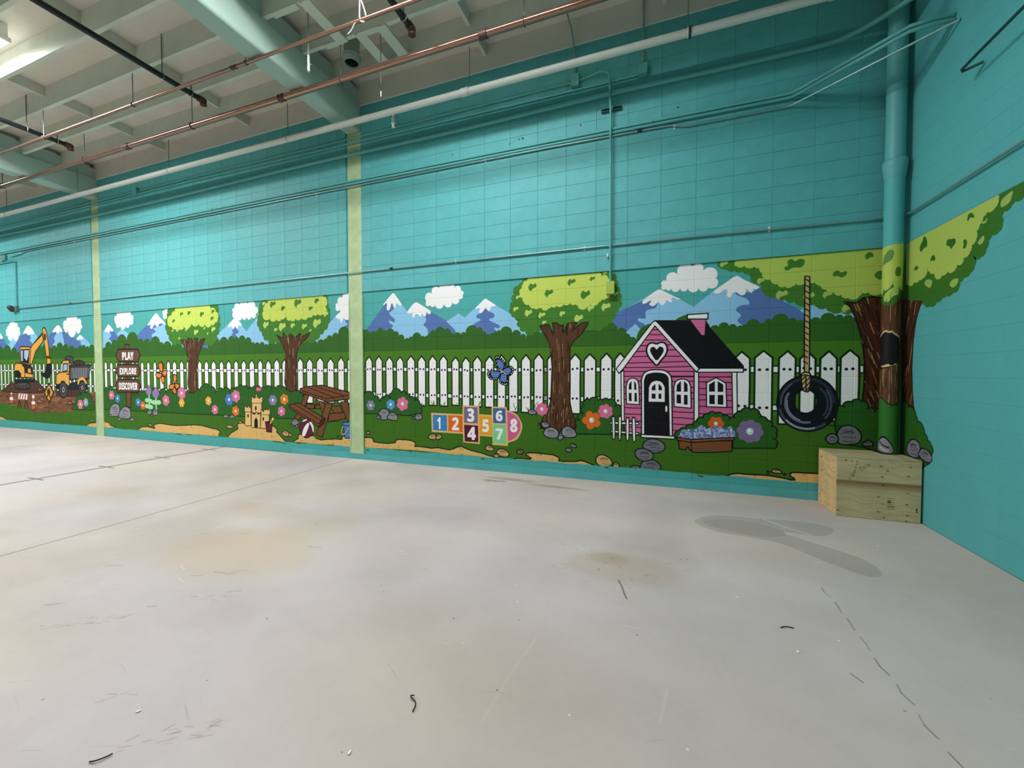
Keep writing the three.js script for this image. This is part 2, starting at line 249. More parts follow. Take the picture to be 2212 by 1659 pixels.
// bare path along the bottom
sand(cat(P("-4645,373 -4516,380 -4474,350 -4466,312 -4381,308 -4263,301 -4164,301 -4032,324 -4015,366 -3967,381 -3854,382 -3727,376 -3664,352 -3641,320 -3668,285 -3571,288 -3463,282 -3356,275 -3236,291 -3117,277 -3028,271 -2955,295 -2897,324 -2825,337 -2754,311 -2655,284 -2544,266 -2461,253 -2379,227 -2270,214")), P("-2325,183 -2475,199 -2684,209 -2970,203 -3266,215 -3572,221 -4049,217 -4382,209 -4647,207"));
sand(P("-1993,198 -1941,218 -1864,223 -1787,219 -1724,218 -1708,237 -1749,258 -1787,280 -1781,302 -1711,315 -1598,317 -1475,311 -1390,308 -1329,288 -1291,261 -1305,231 -1245,223 -1150,231 -1068,237 -987,257 -918,242 -861,220 -815,204"), P("-941,197 -1174,197 -1414,190 -1661,196 -1851,197 -1967,194"));
sand(P("736,171 800,202 855,228 927,244 989,239 1078,242 1165,244 1251,244 1337,234 1421,222 1463,211 1505,215 1500,232 1462,255 1454,279 1478,301 1544,305 1626,306 1786,312 1875,316"), P("1877,192 1713,190 1588,162 1464,168 1209,170 990,176 837,185"));
bush(cat(scal(P("-4663,1073 -4440,1063 -4348,1009 -4315,989 -4252,1050 -4123,1045 -4096,1132 -3912,1142 -3816,1114 -3745,1070 -3659,1019 -3566,967 -3544,895 -3560,821"), 0.4), P("-3787,776 -4208,792 -4667,776")));
bush(cat(scal(P("-1058,615 -1070,713 -1065,801 -1013,809 -1015,895 -961,908 -979,983 -945,1012 -945,1076 -877,1089 -758,1094 -703,1090 -620,1097 -543,1074 -538,1018 -462,1007 -453,853"), 0.35), P("-448,642 -717,633")));
const treeR = tree(P("-1585,2131 -1517,2010 -1444,1885 -1419,1732 -1404,1543 -1415,1239 -1423,1072 -1453,894 -1514,737 -1576,674 -1071,675 -1072,756 -1131,893 -1149,1078 -1150,1426 -1151,1658 -1146,1819 -1100,1899 -985,1998 -900,2131 -904,2152 -991,2144 -1118,2043 -1049,2155 -1182,2149 -1229,2047 -1247,2019 -1241,2123 -1306,2125 -1330,2161 -1399,2162 -1372,2029 -1384,2012 -1457,2143"),
  cat(P("-1778,2824 -643,2831"), scal(P("-643,2826 -599,2778 -544,2691 -533,2607 -509,2517 -489,2423 -504,2324 -563,2267 -579,2173 -639,2132 -715,2085 -782,2037"), 0.4), P("-1566,2065"), scal(P("-1690,2028 -1797,2068 -1879,2125 -1911,2198 -1873,2233 -1956,2273 -2007,2317 -2014,2408 -1975,2491 -1962,2598 -1905,2714 -1829,2730 -1791,2819"), 0.4)),
  cat(P("-1691,2811 -742,2807"), scal(P("-719,2755 -642,2710 -587,2639 -609,2574 -614,2497 -663,2465 -729,2465 -762,2417 -885,2411 -918,2359 -1044,2389 -1067,2413 -1149,2441 -1242,2423 -1337,2406 -1421,2410 -1457,2372 -1555,2383 -1591,2397 -1666,2389 -1722,2413 -1738,2452 -1816,2481 -1826,2541 -1877,2604 -1835,2673 -1829,2732 -1772,2770 -1691,2805"), 0.38)),
  [P("-1693,2687 -1132,2708 -847,2731 -1452,2582 -942,2530"), [0.06, 0.055, 0.035, 0.06, 0.065]], [P("-1911,2553 -1943,2386 -1753,2322 -1554,2277 -1517,2175 -1259,2285 -1032,2211 -867,2339 -667,2345 -543,2509 -676,2801"), [0.03, 0.04, 0.055, 0.05, 0.03, 0.04, 0.06, 0.045, 0.06, 0.03, 0.03]], 'leafy tree left of the pink playhouse');
const footR = P("-1410,1100 -1440,1005 -1483,909 -1538,811 -1572,726 -1531,668 -1306,632 -1247,670 -1176,674 -1059,714 -1071,818 -1118,921 -1142,1036 -1151,1106"); fill(footR, TRUNK, '#1c120b', 0.014); fill(P("-1404,1053 -1410,1171 -1160,1175 -1159,1059"), TRUNK); bark(footR, 90); part('trunk_foot', footR, treeR); next();
for (const r of [P("-4359,786 -4291,865 -4216,867 -4150,814 -4193,702 -4326,701"), P("-4393,736 -4359,772 -4317,746 -4326,704 -4377,699"), P("-4179,751 -4126,808 -4044,811 -3988,751 -4004,689 -4110,692 -4176,710"), P("-3661,750 -3630,798 -3567,814 -3521,775 -3537,728 -3615,711"), P("-3716,748 -3685,769 -3653,750 -3685,722"), P("-1556,751 -1513,767 -1458,755 -1439,714 -1476,689 -1531,692"), P("-1306,585 -1282,621 -1246,600 -1240,553 -1282,521 -1312,543"), P("-1525,615 -1488,676 -1403,698 -1324,661 -1306,603 -1342,547 -1451,547 -1512,580"), P("-1264,634 -1235,700 -1164,721 -1082,672 -1052,610 -1093,573 -1187,565 -1246,588"), P("-1605,731 -1589,749 -1572,732 -1589,714"), P("-1139,465 -1116,484 -1075,475 -1054,447 -1075,428 -1116,434"), P("-1210,396 -1175,422 -1133,413 -1118,385 -1139,366 -1186,369"), P("-1750,912 -1712,943 -1656,933 -1631,892 -1662,867 -1737,870"), P("-343,191 -322,226 -291,242 -227,234 -217,185 -280,176")]) rock(r); next();
for (const r of [P("-183,513 -147,581 -54,608 37,586 88,529 69,463 -22,425 -115,435 -167,470"), P("-212,224 -191,292 -114,331 -21,321 38,266 21,208 -82,191 -196,187")]) rock(r, '#73747b', '#4c4d55'); next();
rock(P("-279,413 -250,459 -167,475 -84,442 -50,390 -83,333 -176,310 -249,343"), '#73747b', '#4c4d55'); next();
for (const r of [P("-3404,454 -3370,496 -3294,500 -3272,455 -3287,417 -3371,416"), P("-3272,455 -3234,503 -3182,493 -3175,454 -3220,421 -3265,429"), P("-2426,337 -2392,383 -2324,369 -2287,315 -2324,300 -2406,307"), P("-2254,261 -2217,326 -2150,342 -2071,310 -2047,263 -2084,229 -2163,230"), P("-2291,233 -2250,273 -2203,245 -2217,213 -2270,209"), P("-1928,314 -1889,347 -1838,344 -1818,315 -1850,286 -1908,291"), P("-4610,460 -4566,490 -4536,463 -4558,438 -4601,439"), P("-788,269 -765,334 -693,356 -615,322 -571,263 -592,216 -659,205 -748,210"), P("-560,230 -527,266 -489,247 -481,214 -505,189 -548,197"), P("-1928,319 -1889,352 -1832,344 -1819,308 -1864,287 -1915,289"), P("1272,299 1293,325 1344,324 1376,292 1362,279 1294,280"), P("1221,279 1238,296 1251,282 1236,265"), P("1394,274 1405,285 1416,274 1404,260")]) stone(r); next();
flowers(P("-4518,921 -4116,946 -3889,963"), [[0.085, '#857da3'], [0.085, '#4f97cf'], [0.11, '#de6f98']]);
flowers(P("-1550,948 -847,821 -663,947"), [[0.093, '#dd6d96', 8], [0.125, '#dd6a22', 5], [0.102, '#dd6d96', 7]]);
// hopscotch board
const hop = S('painted_hopscotch', cat(P("-3356,837 -2806,833 -2806,968 -2528,969 -2528,843 -2324,838 -2326,966 -2086,961 -2081,919"), smooth(P("-2081,919 -1941,870 -1863,763 -1842,679 -1876,567 -1941,485 -2064,438"), false), P("-2064,391 -2311,392 -2313,513 -2515,515 -2516,392 -2794,401 -2799,532 -3347,534")), '#e3b676', null, 0, mural, 'numbered hopscotch board'); next();
for (const [c, r, s, x] of [['#3a82c0', P("-3326,806 -3077,807 -3074,560 -3321,565"), '1', P("-3252,593 -3170,768")], ['#dc6a20', P("-3052,808 -2806,808 -2803,560 -3053,561"), '2', P("-2990,587 -2867,777")], ['#75698a', P("-2780,946 -2553,947 -2550,703 -2778,702"), '3', P("-2727,730 -2605,923")], ['#54162a', P("-2778,672 -2545,669 -2543,418 -2768,418"), '4', P("-2718,453 -2582,642")], ['#e5a12a', P("-2531,818 -2324,813 -2313,532 -2518,536"), '5', P("-2477,584 -2364,765")], ['#41659d', P("-2299,942 -2104,940 -2100,722 -2297,720"), '6', P("-2259,757 -2147,906")], ['#79d092', P("-2297,698 -2100,698 -2091,420 -2297,427"), '7', P("-2259,485 -2141,643")], ['#cf5f8e', cat(P("-2077,896"), smooth(P("-2077,896 -1967,857 -1889,774 -1870,677 -1902,578 -1979,501 -2064,461"), false)), '8', P("-2032,606 -1915,791")]]) { S('hopscotch_square', r, c, null, 0, hop); words(s, x[0][0], x[0][1], x[1][0], x[1][1]); } next();
const bfly = group('painted_butterfly', 'blue butterfly with black wing edges');
for (const r of [P("-2262,1695 -2215,1707 -2149,1657 -2116,1589 -2149,1515 -2189,1516 -2242,1577"), P("-2149,1503 -2084,1546 -2018,1558 -1980,1515 -2005,1448 -2058,1423 -2110,1454"), P("-2189,1479 -2269,1491 -2363,1485 -2388,1442 -2350,1379 -2282,1367 -2216,1392"), P("-2163,1454 -2196,1380 -2189,1318 -2123,1288 -2077,1295 -2064,1393 -2084,1436")]) { const w = smooth(r); fill(w, '#0f141c', '#0f141c', 0.02); const c = mid(r), k = P("-2149,1479")[0]; fill(w.map(([x, y]) => [k[0] + (x - k[0]) * 0.72 + (c[0] - k[0]) * 0.1, k[1] + (y - k[1]) * 0.72 + (c[1] - k[1]) * 0.1]), '#5b79b9'); for (let i = 0; i < w.length; i += 3) { const q = w[i]; if (Math.hypot(q[0] - k[0], q[1] - k[1]) > 0.13) fill(ell(q[0] + (c[0] - q[0]) * 0.12, q[1] + (c[1] - q[1]) * 0.12, 0.008, 0.008, 8), WHITE); } part('wing', w, bfly); }
line(P("-2196,1509 -2136,1479 -2084,1432"), OUT, 0.03); line(P("-2192,1508 -2136,1479 -2089,1437"), '#dfe3ee', 0.012); line(P("-2202,1509 -2269,1541 -2323,1535"), OUT, 0.006); line(P("-2196,1516 -2255,1571 -2320,1581"), OUT, 0.006); next();
// playhouse
const house = S('painted_playhouse', P("-41,2133 960,1536 961,1521 845,1471 851,972 444,822 186,654 -420,648 -427,1527"), '#d16b99', OUT, 0.014, mural, 'pink playhouse with a black roof and white trim'); next();
fill(cat(P("-46,2069 -430,1527 -428,1252"), P("-428,1520 -417,821 -210,652 -75,650 187,664 426,687 417,1475")), '#d16b99'); fill(P("168,1480 425,1480 433,783 362,716 186,653"), '#d16b99'); fill(P("468,1475 843,1474 851,904 481,785"), '#cb6391');
const sid = (l, r) => line([l, [(l[0] + r[0]) / 2, (l[1] + r[1]) / 2 + rr(-0.006, 0.006)], r], '#1d0f18', 0.011);
{ const L0 = P("-76,2022 -116,1958 -167,1890 -218,1817 -270,1740 -322,1675 -374,1593 -416,1533 -423,1481 -423,1417"), R0 = P("-8,2017 36,1953 87,1881 142,1820 202,1755 261,1672 325,1606 381,1543 413,1482 417,1421"); L0.forEach((a, i) => sid(a, R0[i])); }
{ const L0 = P("-424,1343 -424,1271 -421,1188 -421,1110 -420,1005 -417,919 -414,833 -369,751 -336,681"), R0 = P("-207,1355 -207,1274 -206,1192 -205,1104 -204,1003 -204,920 -203,830 -202,748 -202,676"); L0.forEach((a, i) => sid(a, R0[i])); }
{ const L0 = P("167,1411 169,1353 172,1283 174,1220 177,1134 181,969 184,894 184,812 187,731"), R0 = P("421,1414 422,1358 421,1281 420,1211 420,1139 422,966 421,887 418,811 352,745"); L0.forEach((a, i) => sid(a, R0[i])); }
{ const L0 = P("474,1412 475,1352 476,1271 478,1195 480,1125 481,1045 482,955"), R0 = P("838,1415 839,1344 840,1261 840,1191 841,1123 841,1041 840,960"); L0.forEach((a, i) => sid(a, R0[i])); }
S('corner_board', P("-465,1470 -430,1503 -413,632 -431,821 -455,831"), WHITE, OUT, 0.012, house); S('corner_board', P("421,1480 470,1480 481,848 428,803"), WHITE, OUT, 0.012, house); S('corner_board', P("839,1474 893,1474 905,967 855,912"), WHITE, OUT, 0.012, house); next();
S('roof', P("-36,2133 520,2108 960,1546 961,1519 475,1521 -1,2094"), '#0d0e14', '#0d0e14', 0.012, house, 'black roof'); next();
S('chimney', P("372,2135 548,2127 538,1924 498,1926 373,2109"), '#d16b99', OUT, 0.01, house); S('chimney_cap', P("333,2192 570,2197 567,2126 336,2136"), WHITE, OUT, 0.014, house); next();
S('eaves_board', P("447,1476 476,1521 961,1519 961,1471 451,1471"), WHITE, OUT, 0.013, house); S('gable_board', P("-43,2136 -82,2108 -527,1517 -491,1455 -430,1525 -46,2065"), WHITE, OUT, 0.013, house); S('gable_board', P("-43,2136 -1,2094 479,1513 447,1473 -46,2065"), WHITE, OUT, 0.013, house); fill(P("-41,2127 -72,2097 -41,2068 -13,2094"), WHITE); next();
S('heart_window', smooth(P("-24,1835 22,1853 77,1840 105,1770 85,1691 39,1632 -21,1560 -72,1612 -119,1667 -147,1754 -125,1829 -74,1851"), true, 5), WHITE, OUT, 0.02, house); fill(smooth(P("-23,1764 12,1799 50,1787 61,1744 33,1686 -22,1624 -73,1685 -101,1747 -91,1787 -54,1797"), true, 5), '#15151b'); next();
const door = S('door', cat(P("-199,644"), smooth(P("-206,1377 -183,1445 -124,1492 -22,1505 79,1491 142,1438 162,1374"), false), P("177,658")), WHITE, OUT, 0.015, house, 'arched black door in a white frame'); next();
fill(cat(P("-162,665"), smooth(P("-170,1361 -144,1432 -82,1456 -11,1462 70,1448 112,1411 121,1352"), false), P("141,670")), '#111117', OUT, 0.01);
fill(cat(P("-115,1090"), smooth(P("-113,1275 -81,1337 -20,1361 43,1340 79,1277"), false), P("81,1091")), WHITE);
for (const r of [P("-80,1237 -75,1281 -35,1322 -32,1238"), P("5,1322 39,1287 47,1241 6,1238"), P("-78,1194 -32,1195 -31,1130 -77,1131"), P("7,1195 38,1196 38,1131 7,1131")]) fill(r, '#111117'); S('door_handle', smooth(P("86,1030 101,1049 116,1031 116,977 102,956 86,976")), WHITE, OUT, 0.008, house);
S('door_step', P("-208,660 205,657 203,620 -204,619"), WHITE, OUT, 0.014, house); next();
for (const [w, panes] of [[cat(P("-392,1055"), smooth(P("-398,1288 -371,1368 -315,1394 -257,1368 -236,1290"), false), P("-228,1047")), [P("-364,1244 -360,1316 -331,1359 -328,1245"), P("-297,1359 -273,1320 -267,1240 -294,1243"), P("-362,1200 -330,1200 -327,1090 -361,1095"), P("-290,1201 -264,1202 -259,1086 -289,1089")]], [cat(P("193,1033"), smooth(P("187,1284 212,1358 286,1386 356,1359 384,1286"), false), P("392,1019")), [P("219,1226 222,1305 268,1361 272,1226"), P("305,1361 345,1319 348,1228 307,1224"), P("221,1188 270,1187 273,1075 222,1080"), P("307,1185 348,1185 349,1062 308,1065")]], [P("565,1044 560,1340 668,1405 777,1336 790,1041"), [P("592,1231 591,1319 653,1361 656,1232"), P("687,1361 747,1319 748,1231 688,1230"), P("596,1190 655,1191 656,1077 597,1079"), P("689,1192 749,1193 750,1073 690,1075")]]]) { S('window', w, WHITE, OUT, 0.013, house); for (const p of panes) fill(p, '#14151a'); } next();
const fen = group('painted_low_fence', 'low white fence beside the playhouse');
S('rail', P("-602,810 -237,816 -234,783 -601,776"), WHITE, OUT, 0.012, fen); S('rail', P("-593,699 -236,680 -236,651 -593,666"), WHITE, OUT, 0.012, fen); next();
for (const r of [P("-575,866 -558,877 -542,867 -538,601 -567,597"), P("-492,869 -475,878 -455,870 -462,591 -488,588"), P("-393,856 -376,865 -359,857 -359,593 -391,591"), P("-317,859 -298,867 -280,860 -274,584 -308,582")]) S('picket', smooth(r, true, 3), WHITE, OUT, 0.012, fen); next();
bush(cat(scal(P("216,644 264,732 332,762 419,801 461,857 532,902 588,954 667,961 750,936 823,898 877,915 899,972 948,994 1045,1022 1133,975 1142,930 1216,896 1264,831 1308,753 1279,682 1318,615 1281,573"), 0.34), P("860,544 858,659 236,624")));
flowers(P("673,837 1040,760"), [[0.088, '#d5611d', 6], [0.145, '#7f6b96', 8]]);
const plr = group('painted_planter', 'brown planter box full of pale blue flowers');
const fl = P("240,648 284,738 361,753 438,756 514,820 571,770 645,797 719,801 784,780 833,819 886,737 876,672 392,627"); inside(fl, () => { ctx.fillStyle = '#5f6f99'; ctx.fillRect(-1, 0, 6, 2); const [x0, y0, x1, y1] = bbox(fl); for (let i = 0; i < 330; i++) fill(ell(rr(x0, x1), rr(y0, y1), rr(0.006, 0.016), rr(0.008, 0.018), 8), ['#8fa3cf', '#a9b8dc', '#c9d3ea', '#74689f', '#7f94c4'][i % 5]); }); part('flower_bed', fl, plr); next();
S('planter_box', P("246,603 397,596 851,640 851,505 631,477 427,464 378,500 364,525 346,524 335,492 262,495"), '#7b4a2c', '#1a100a', 0.014, plr); S('planter_rim', P("231,645 394,628 878,678 873,647 402,589 231,608"), '#875434', '#1a100a', 0.013, plr); line(P("397,623 401,469"), '#1a100a', 0.01); next();
// corner bush, tyre swing, tall corner tree
const corn = group('painted_corner_tree', 'huge tree painted around the corner with a hollow trunk');
const trc = P("1939,2255 1993,2197 2040,2092 2089,1924 2122,1739 2134,1592 2140,1480 2137,1314 2121,1091 2109,1035 2320,1005 2295,2275 2185,2293 2112,2286 2049,2235"); 
S('canopy', cat(P("667,2820 2285,2818 2296,2256"), scal(P("2292,2252 2112,2263 2009,2131 1918,2159 1825,2152 1785,2218 1690,2212 1674,2253 1610,2258 1471,2298 1380,2316 1321,2340 1279,2359 1211,2368 1164,2420 1154,2505 1093,2529 1027,2603 1039,2657 938,2693 854,2701 768,2730 671,2810"), 0.33)), LEAFD, null, 0, corn); next();
S('leaf_highlight', cat(P("861,2810 2285,2810 2294,2350"), scal(P("2283,2350 2155,2350 2089,2364 2074,2312 1976,2300 1914,2336 1844,2373 1774,2406 1726,2452 1694,2461 1670,2507 1614,2496 1566,2496 1476,2500 1444,2467 1374,2469 1302,2503 1234,2572 1161,2586 1152,2642 1121,2711 1060,2732 955,2751 880,2745 853,2783"), 0.33)), '#b4c95a', null, 0, corn); next();
fill(smooth(P("1362,2682 1399,2703 1394,2752 1431,2777 1468,2749 1513,2769 1557,2755 1558,2708 1522,2673 1449,2675 1392,2646")), LEAFD); fill(smooth(P("1834,2547 1837,2589 1875,2606 1906,2583 1948,2593 1960,2574 1949,2547 1915,2526 1880,2543")), LEAFD); fill(smooth(P("2118,2743 2147,2779 2184,2768 2190,2729 2163,2725 2137,2704")), LEAFD); fill(smooth(P("2205,2521 2231,2564 2275,2565 2287,2514 2255,2472")), LEAFD);
spots(P("736,2789 1127,2551 1342,2374 1608,2337 1783,2345 1967,2180"), [0.045, 0.04, 0.06, 0.055, 0.045, 0.05], '#a9c060');
S('trunk', trc, '#4a2c1a', '#160d08', 0.016, corn); bark(trc, 190, -0.15); next();
const tyre = group('painted_tyre_swing', 'black tyre swing on a rope');
S('rope', P("1566,2569 1613,2560 1627,1597 1625,1433 1581,1433 1577,1598"), '#d0ab72', OUT, 0.012, tyre); for (let y = 680; y < 1700; y += 70) { const q = [P("1566,2569")[0], P("1613,2560")[0]], d = (P("1582,1611")[0][1] - q[0][1]) / 1000 * (y - 645); line([[q[0][0], q[0][1] + d], [(q[0][0] + q[1][0]) / 2, q[0][1] + d - 0.012], [q[1][0] - 0.004, q[0][1] + d - 0.03]], OUT, 0.011); } next();
{ const [c, h, e, he] = P("1609,1110 1596,1134 1906,1118 1710,1137"), rx = e[0] - c[0], hx = he[0] - h[0], ry = P("1604,1433")[0][1] - c[1], hy = P("1593,1269")[0][1] - h[1];
  const o = ell(c[0], c[1], rx, ry, 48), k = ell(h[0], h[1], hx, hy, 40); ctx.beginPath(); o.forEach((p, i) => i ? ctx.lineTo(p[0], p[1]) : ctx.moveTo(p[0], p[1])); ctx.closePath(); k.slice().reverse().forEach((p, i) => i ? ctx.lineTo(p[0], p[1]) : ctx.moveTo(p[0], p[1])); ctx.closePath(); ctx.fillStyle = '#10131c'; ctx.fill('evenodd');
  ctx.save(); ctx.beginPath(); o.forEach((p, i) => i ? ctx.lineTo(p[0], p[1]) : ctx.moveTo(p[0], p[1])); ctx.closePath(); k.forEach((p, i) => i ? ctx.lineTo(p[0], p[1]) : ctx.moveTo(p[0], p[1])); ctx.closePath(); ctx.clip('evenodd');
  for (const [f, a, b, cc, w] of [[0.92, 3.4, 5.4, '#3f4455', 0.03], [0.88, 0.1, 2.9, '#2b3040', 0.03], [0.68, 2.6, 4.9, '#6e7385', 0.026], [0.62, 3.0, 4.4, '#8d92a0', 0.012], [0.9, 3.9, 5.0, '#9a9fac', 0.022], [0.8, 5.6, 6.9, '#4a4f60', 0.02], [0.7, -0.6, 0.9, '#3a3f50', 0.02], [0.85, 2.2, 3.2, '#565b6c', 0.016]]) { const p = []; for (let i = 0; i <= 24; i++) { const t = a + (b - a) * i / 24; p.push([c[0] + (h[0] - c[0]) * (1 - f) * 2 + rx * f * Math.cos(t), c[1] + ry * f * Math.sin(t)]); } line(p, cc, w); } ctx.restore();
  fill(o, null, '#0b0d14', 0.012); fill(k, null, '#0b0d14', 0.012);
  const half = (s) => { const p = [], q = []; for (let i = 0; i <= 24; i++) { const t = Math.PI / 2 + s * i / 24 * Math.PI; p.push([c[0] + rx * Math.cos(t), c[1] + ry * Math.sin(t)]); q.unshift([h[0] + hx * Math.cos(t), h[1] + hy * Math.sin(t)]); } return [...p, ...q]; };
  mesh('tyre', skinGeo([half(1), half(-1)], B, 0.0006 + B.lay * 0.00005), B.mat, tyre); next(); }
S('rope_knot', smooth(P("1549,1430 1564,1462 1597,1471 1633,1456 1639,1425 1638,1320 1624,1252 1604,1244 1576,1259 1557,1309"), true, 4), '#d0ab72', OUT, 0.014, tyre); line(P("1594,1430 1600,1252"), OUT, 0.012);
for (const q of [P("1556,1382 1585,1416"), P("1558,1324 1590,1365"), P("1569,1273 1595,1308"), P("1601,1372 1635,1414"), P("1602,1314 1636,1360"), P("1606,1263 1632,1302")]) line(q, OUT, 0.011); line(P("1549,1427 1593,1440 1638,1425"), OUT, 0.012); next();
bush(cat(scal(P("1903,1070 1954,1081 2030,1132 2113,1146 2170,1064 2241,1036 2281,1060"), 0.36), P("2290,582 2133,642 1927,662 1877,863")), corn); line(P("1822,867 1939,865"), DG, 0.014);
for (const r of [P("1902,765 1924,837 1977,872 2038,870 2092,831 2123,767 2110,701 2065,670 1927,662"), P("2129,669 2162,709 2199,715 2229,680 2215,656 2155,652")]) rock(r, '#77787c', '#55565c'); next(); rock(P("1797,707 1816,755 1863,774 1902,751 1912,708 1892,669 1833,661"), '#77787c', '#55565c');
fill(P("-644,2679 -553,2672 -552,2498 -643,2504"), LEAF); fill(P("-598,2573 -552,2570 -552,2498 -597,2501"), LEAFD);
for (const s of [P("-3566,1007 -3543,941 -3520,989 -3523,942 -3481,970"), P("-3359,1019 -3329,954 -3306,1033 -3313,954 -3276,1001"), P("-3187,977 -3150,952 -3106,1012 -3128,946"), P("-2981,983 -2938,958 -2895,1004"), P("-2542,963 -2507,1039 -2514,963"), P("-1979,1015 -1947,918 -1928,980"), P("-1787,966 -1749,912 -1756,961"), P("-1612,1048 -1655,987 -1636,940"), P("432,477 451,504 489,523 612,494 574,549"), P("612,494 644,533")]) line(s, '#2c5a20', 0.008);
line(P("-4641,781 -4494,782"), DG, 0.012); line(P("-3947,773 -3851,777"), DG, 0.012); line(P("-3819,775 -3716,779"), DG, 0.012); line(P("-1023,625 -874,631"), DG, 0.012);
teal();
for (const q of [P("-3744,192 -3728,193"), P("-2489,171 -2447,169"), P("-4613,169 -4570,165"), P("-659,188 -625,185"), P("483,174 531,168"), P("-2656,92 -2621,89")]) line(q, LAWN, 0.022);

// ---------- the mural, middle bay ----------
bay('M'); base();
mountain(P("-11792,2568 -12020,2421 -12040,1989 -11657,2005 -11278,2184"), P("-11759,2412 -11619,2431 -11298,2185 -11500,2002 -11736,2030 -11671,2148 -11806,2247 -11716,2303"), P("-11792,2568 -11631,2431 -11695,2405 -11758,2431 -11820,2385 -11879,2411 -11960,2414 -11895,2500"));
mountain(P("-11504,2351 -11306,2452 -10914,2267 -11146,2134 -11377,2140"), null, null);
mountain(P("-10215,2424 -10112,2353 -10256,2291 -10242,2201 -10120,2130 -9881,1991 -9474,1982 -9531,2267 -9794,2518 -9968,2459"), P("-10098,2741 -10427,2500 -10821,2252 -10665,2008 -10447,1980 -9474,1960 -9794,2518"), P("-10098,2741 -9962,2636 -9787,2514 -9863,2495 -9931,2520 -10002,2501 -10039,2446 -10091,2460 -10142,2506 -10196,2464 -10251,2410 -10304,2446 -10284,2501 -10391,2494 -10317,2574"), true);
mountain(P("-7681,2535 -8242,2206 -8079,2053 -8085,1856 -7170,1840 -7404,2259"), P("-7696,2366 -7607,2266 -7620,2231 -7700,2218 -7656,2155 -7600,2097 -7616,1928 -7800,1932 -7819,2103 -7782,2167 -7805,2205 -7764,2240 -7786,2305"), P("-7681,2535 -7602,2475 -7520,2388 -7559,2366 -7604,2384 -7629,2320 -7674,2330 -7696,2366 -7744,2317 -7790,2335 -7800,2375 -7847,2353 -7900,2388 -7809,2468"));
S('mountain_shade', P("-8242,2206 -8079,2053 -8347,1924 -8795,1902 -8764,2088 -8415,2137"), MDARK);
mountain(P("-6978,2619 -7404,2259 -7181,1840 -6489,1828 -6483,2135 -6899,2304"), null, null);
mountain(P("-5034,2565 -5235,2441 -5459,2263 -5729,2000 -5731,1874 -4954,1859 -4946,2484"), smooth(P("-5037,2360 -4984,2287 -5065,2259 -4967,2212 -4952,2285 -4956,2371"), true, 3), P("-5043,2567 -4954,2534 -4956,2385 -5010,2370 -5045,2386 -5072,2402 -5109,2332 -5145,2334 -5136,2376 -5181,2392 -5244,2433 -5161,2495"));
S('mountain_shade', P("-5419,2464 -5327,2395 -5459,2263 -5729,2005 -5982,1969 -5805,2054 -5535,2222"), MDARK); next();
cloud(P("-11551,2640 -11476,2743 -11309,2816 -11100,2794 -10970,2730 -10899,2634 -11015,2559 -11168,2530 -11360,2527 -11513,2592")); cloud(P("-7754,2644 -7710,2714 -7572,2770 -7358,2766 -7160,2715 -7142,2580 -7264,2539 -7386,2537 -7510,2543 -7646,2538"));
cloud(P("-9856,2697 -9801,2783 -9647,2823 -9512,2811 -9553,2617 -9756,2627")); cloud(P("-5232,2606 -5177,2653 -5085,2747 -4942,2774 -4945,2533 -5142,2551")); next();
hedge(cat(P("-12040,1989 -11957,2035 -11694,2077 -11493,2167 -11144,2181 -10731,2181 -10553,2062 -10298,2112 -9981,2104 -9880,2013 -9607,2007 -9275,1978 -8480,1940 -8143,2057 -7906,2071"), P("-7726,2125 -7612,2106 -7430,2100 -7276,2033 -7189,1967 -7057,1995 -6928,1977 -6843,1951 -6652,1986 -6486,1943 -6142,1928 -5962,1984 -5787,1979 -5653,1961 -5501,2002 -5444,2055 -5314,2066 -5185,2120 -4950,2172"))); next();
lawn((x) => 0.2);
fence(cat(P("-12003,1738 -11900,1009 -11788,1724 -11682,1013 -11572,1718 -11508,1016 -11368,1724 -11299,1019 -10971,1720 -10894,1026 -10821,1715 -10774,1028 -10658,1718 -10556,958 -10446,1716 -10345,962 -10225,1719 -10125,967 -10013,1721 -9887,971 -9778,1727 -9666,1011 -9587,1720 -9465,980 -9360,1721 -9239,984 -9150,1715 -9069,987"), P("-8801,1715 -8683,1019 -8600,1713 -8484,1023 -8397,1714 -8264,1027 -8160,1708 -8048,1031 -7963,1709 -7840,1034 -7753,1712 -7639,1038 -7549,1710 -7427,1042 -7339,1712 -7204,1046 -7112,1713 -6992,1050 -6906,1703 -6777,1054 -6699,1723 -6561,1058 -6495,1713 -6381,1061 -6125,1732 -5991,918 -5908,1726 -5766,923 -5680,1741 -5518,930 -5436,1720 -5288,936 -5205,1734 -5065,941 -4995,1717 -4913,945")),
  [cat(P("-12011,1564 -10302,1550"), P("-9192,1555 -6830,1550 -4887,1548 -4888,1467 -6832,1460 -9194,1481"), P("-10305,1485 -12014,1499")), cat(P("-12030,1152 -10318,1135"), P("-9205,1131 -6839,1139 -4893,1129 -4894,1060 -6841,1061 -9208,1058"), P("-10321,1063 -12033,1081"))]);
sand(P("-12198,340 -12034,337 -11889,318 -11849,277 -11779,251 -11621,226"), P("-11975,198 -12205,203"));
sand(P("-10806,221 -10671,277 -10494,291 -10350,279 -10222,261 -10247,347 -10062,383 -9867,373 -9702,362 -9513,358 -9246,374 -8985,399 -8730,397 -8481,360 -8286,341 -8178,304 -8229,218 -8205,194"), P("-8241,201 -8736,205 -9252,199 -10069,196 -10807,208"));
sand(cat(P("-7973,202 -7858,291 -7669,379 -7690,467 -7597,504 -7506,492"), P("-7174,465 -6783,482 -6699,458 -6647,410 -6659,366 -6556,290 -6494,239 -6423,192")), P("-6747,189 -7180,190 -7630,192 -7862,195"));
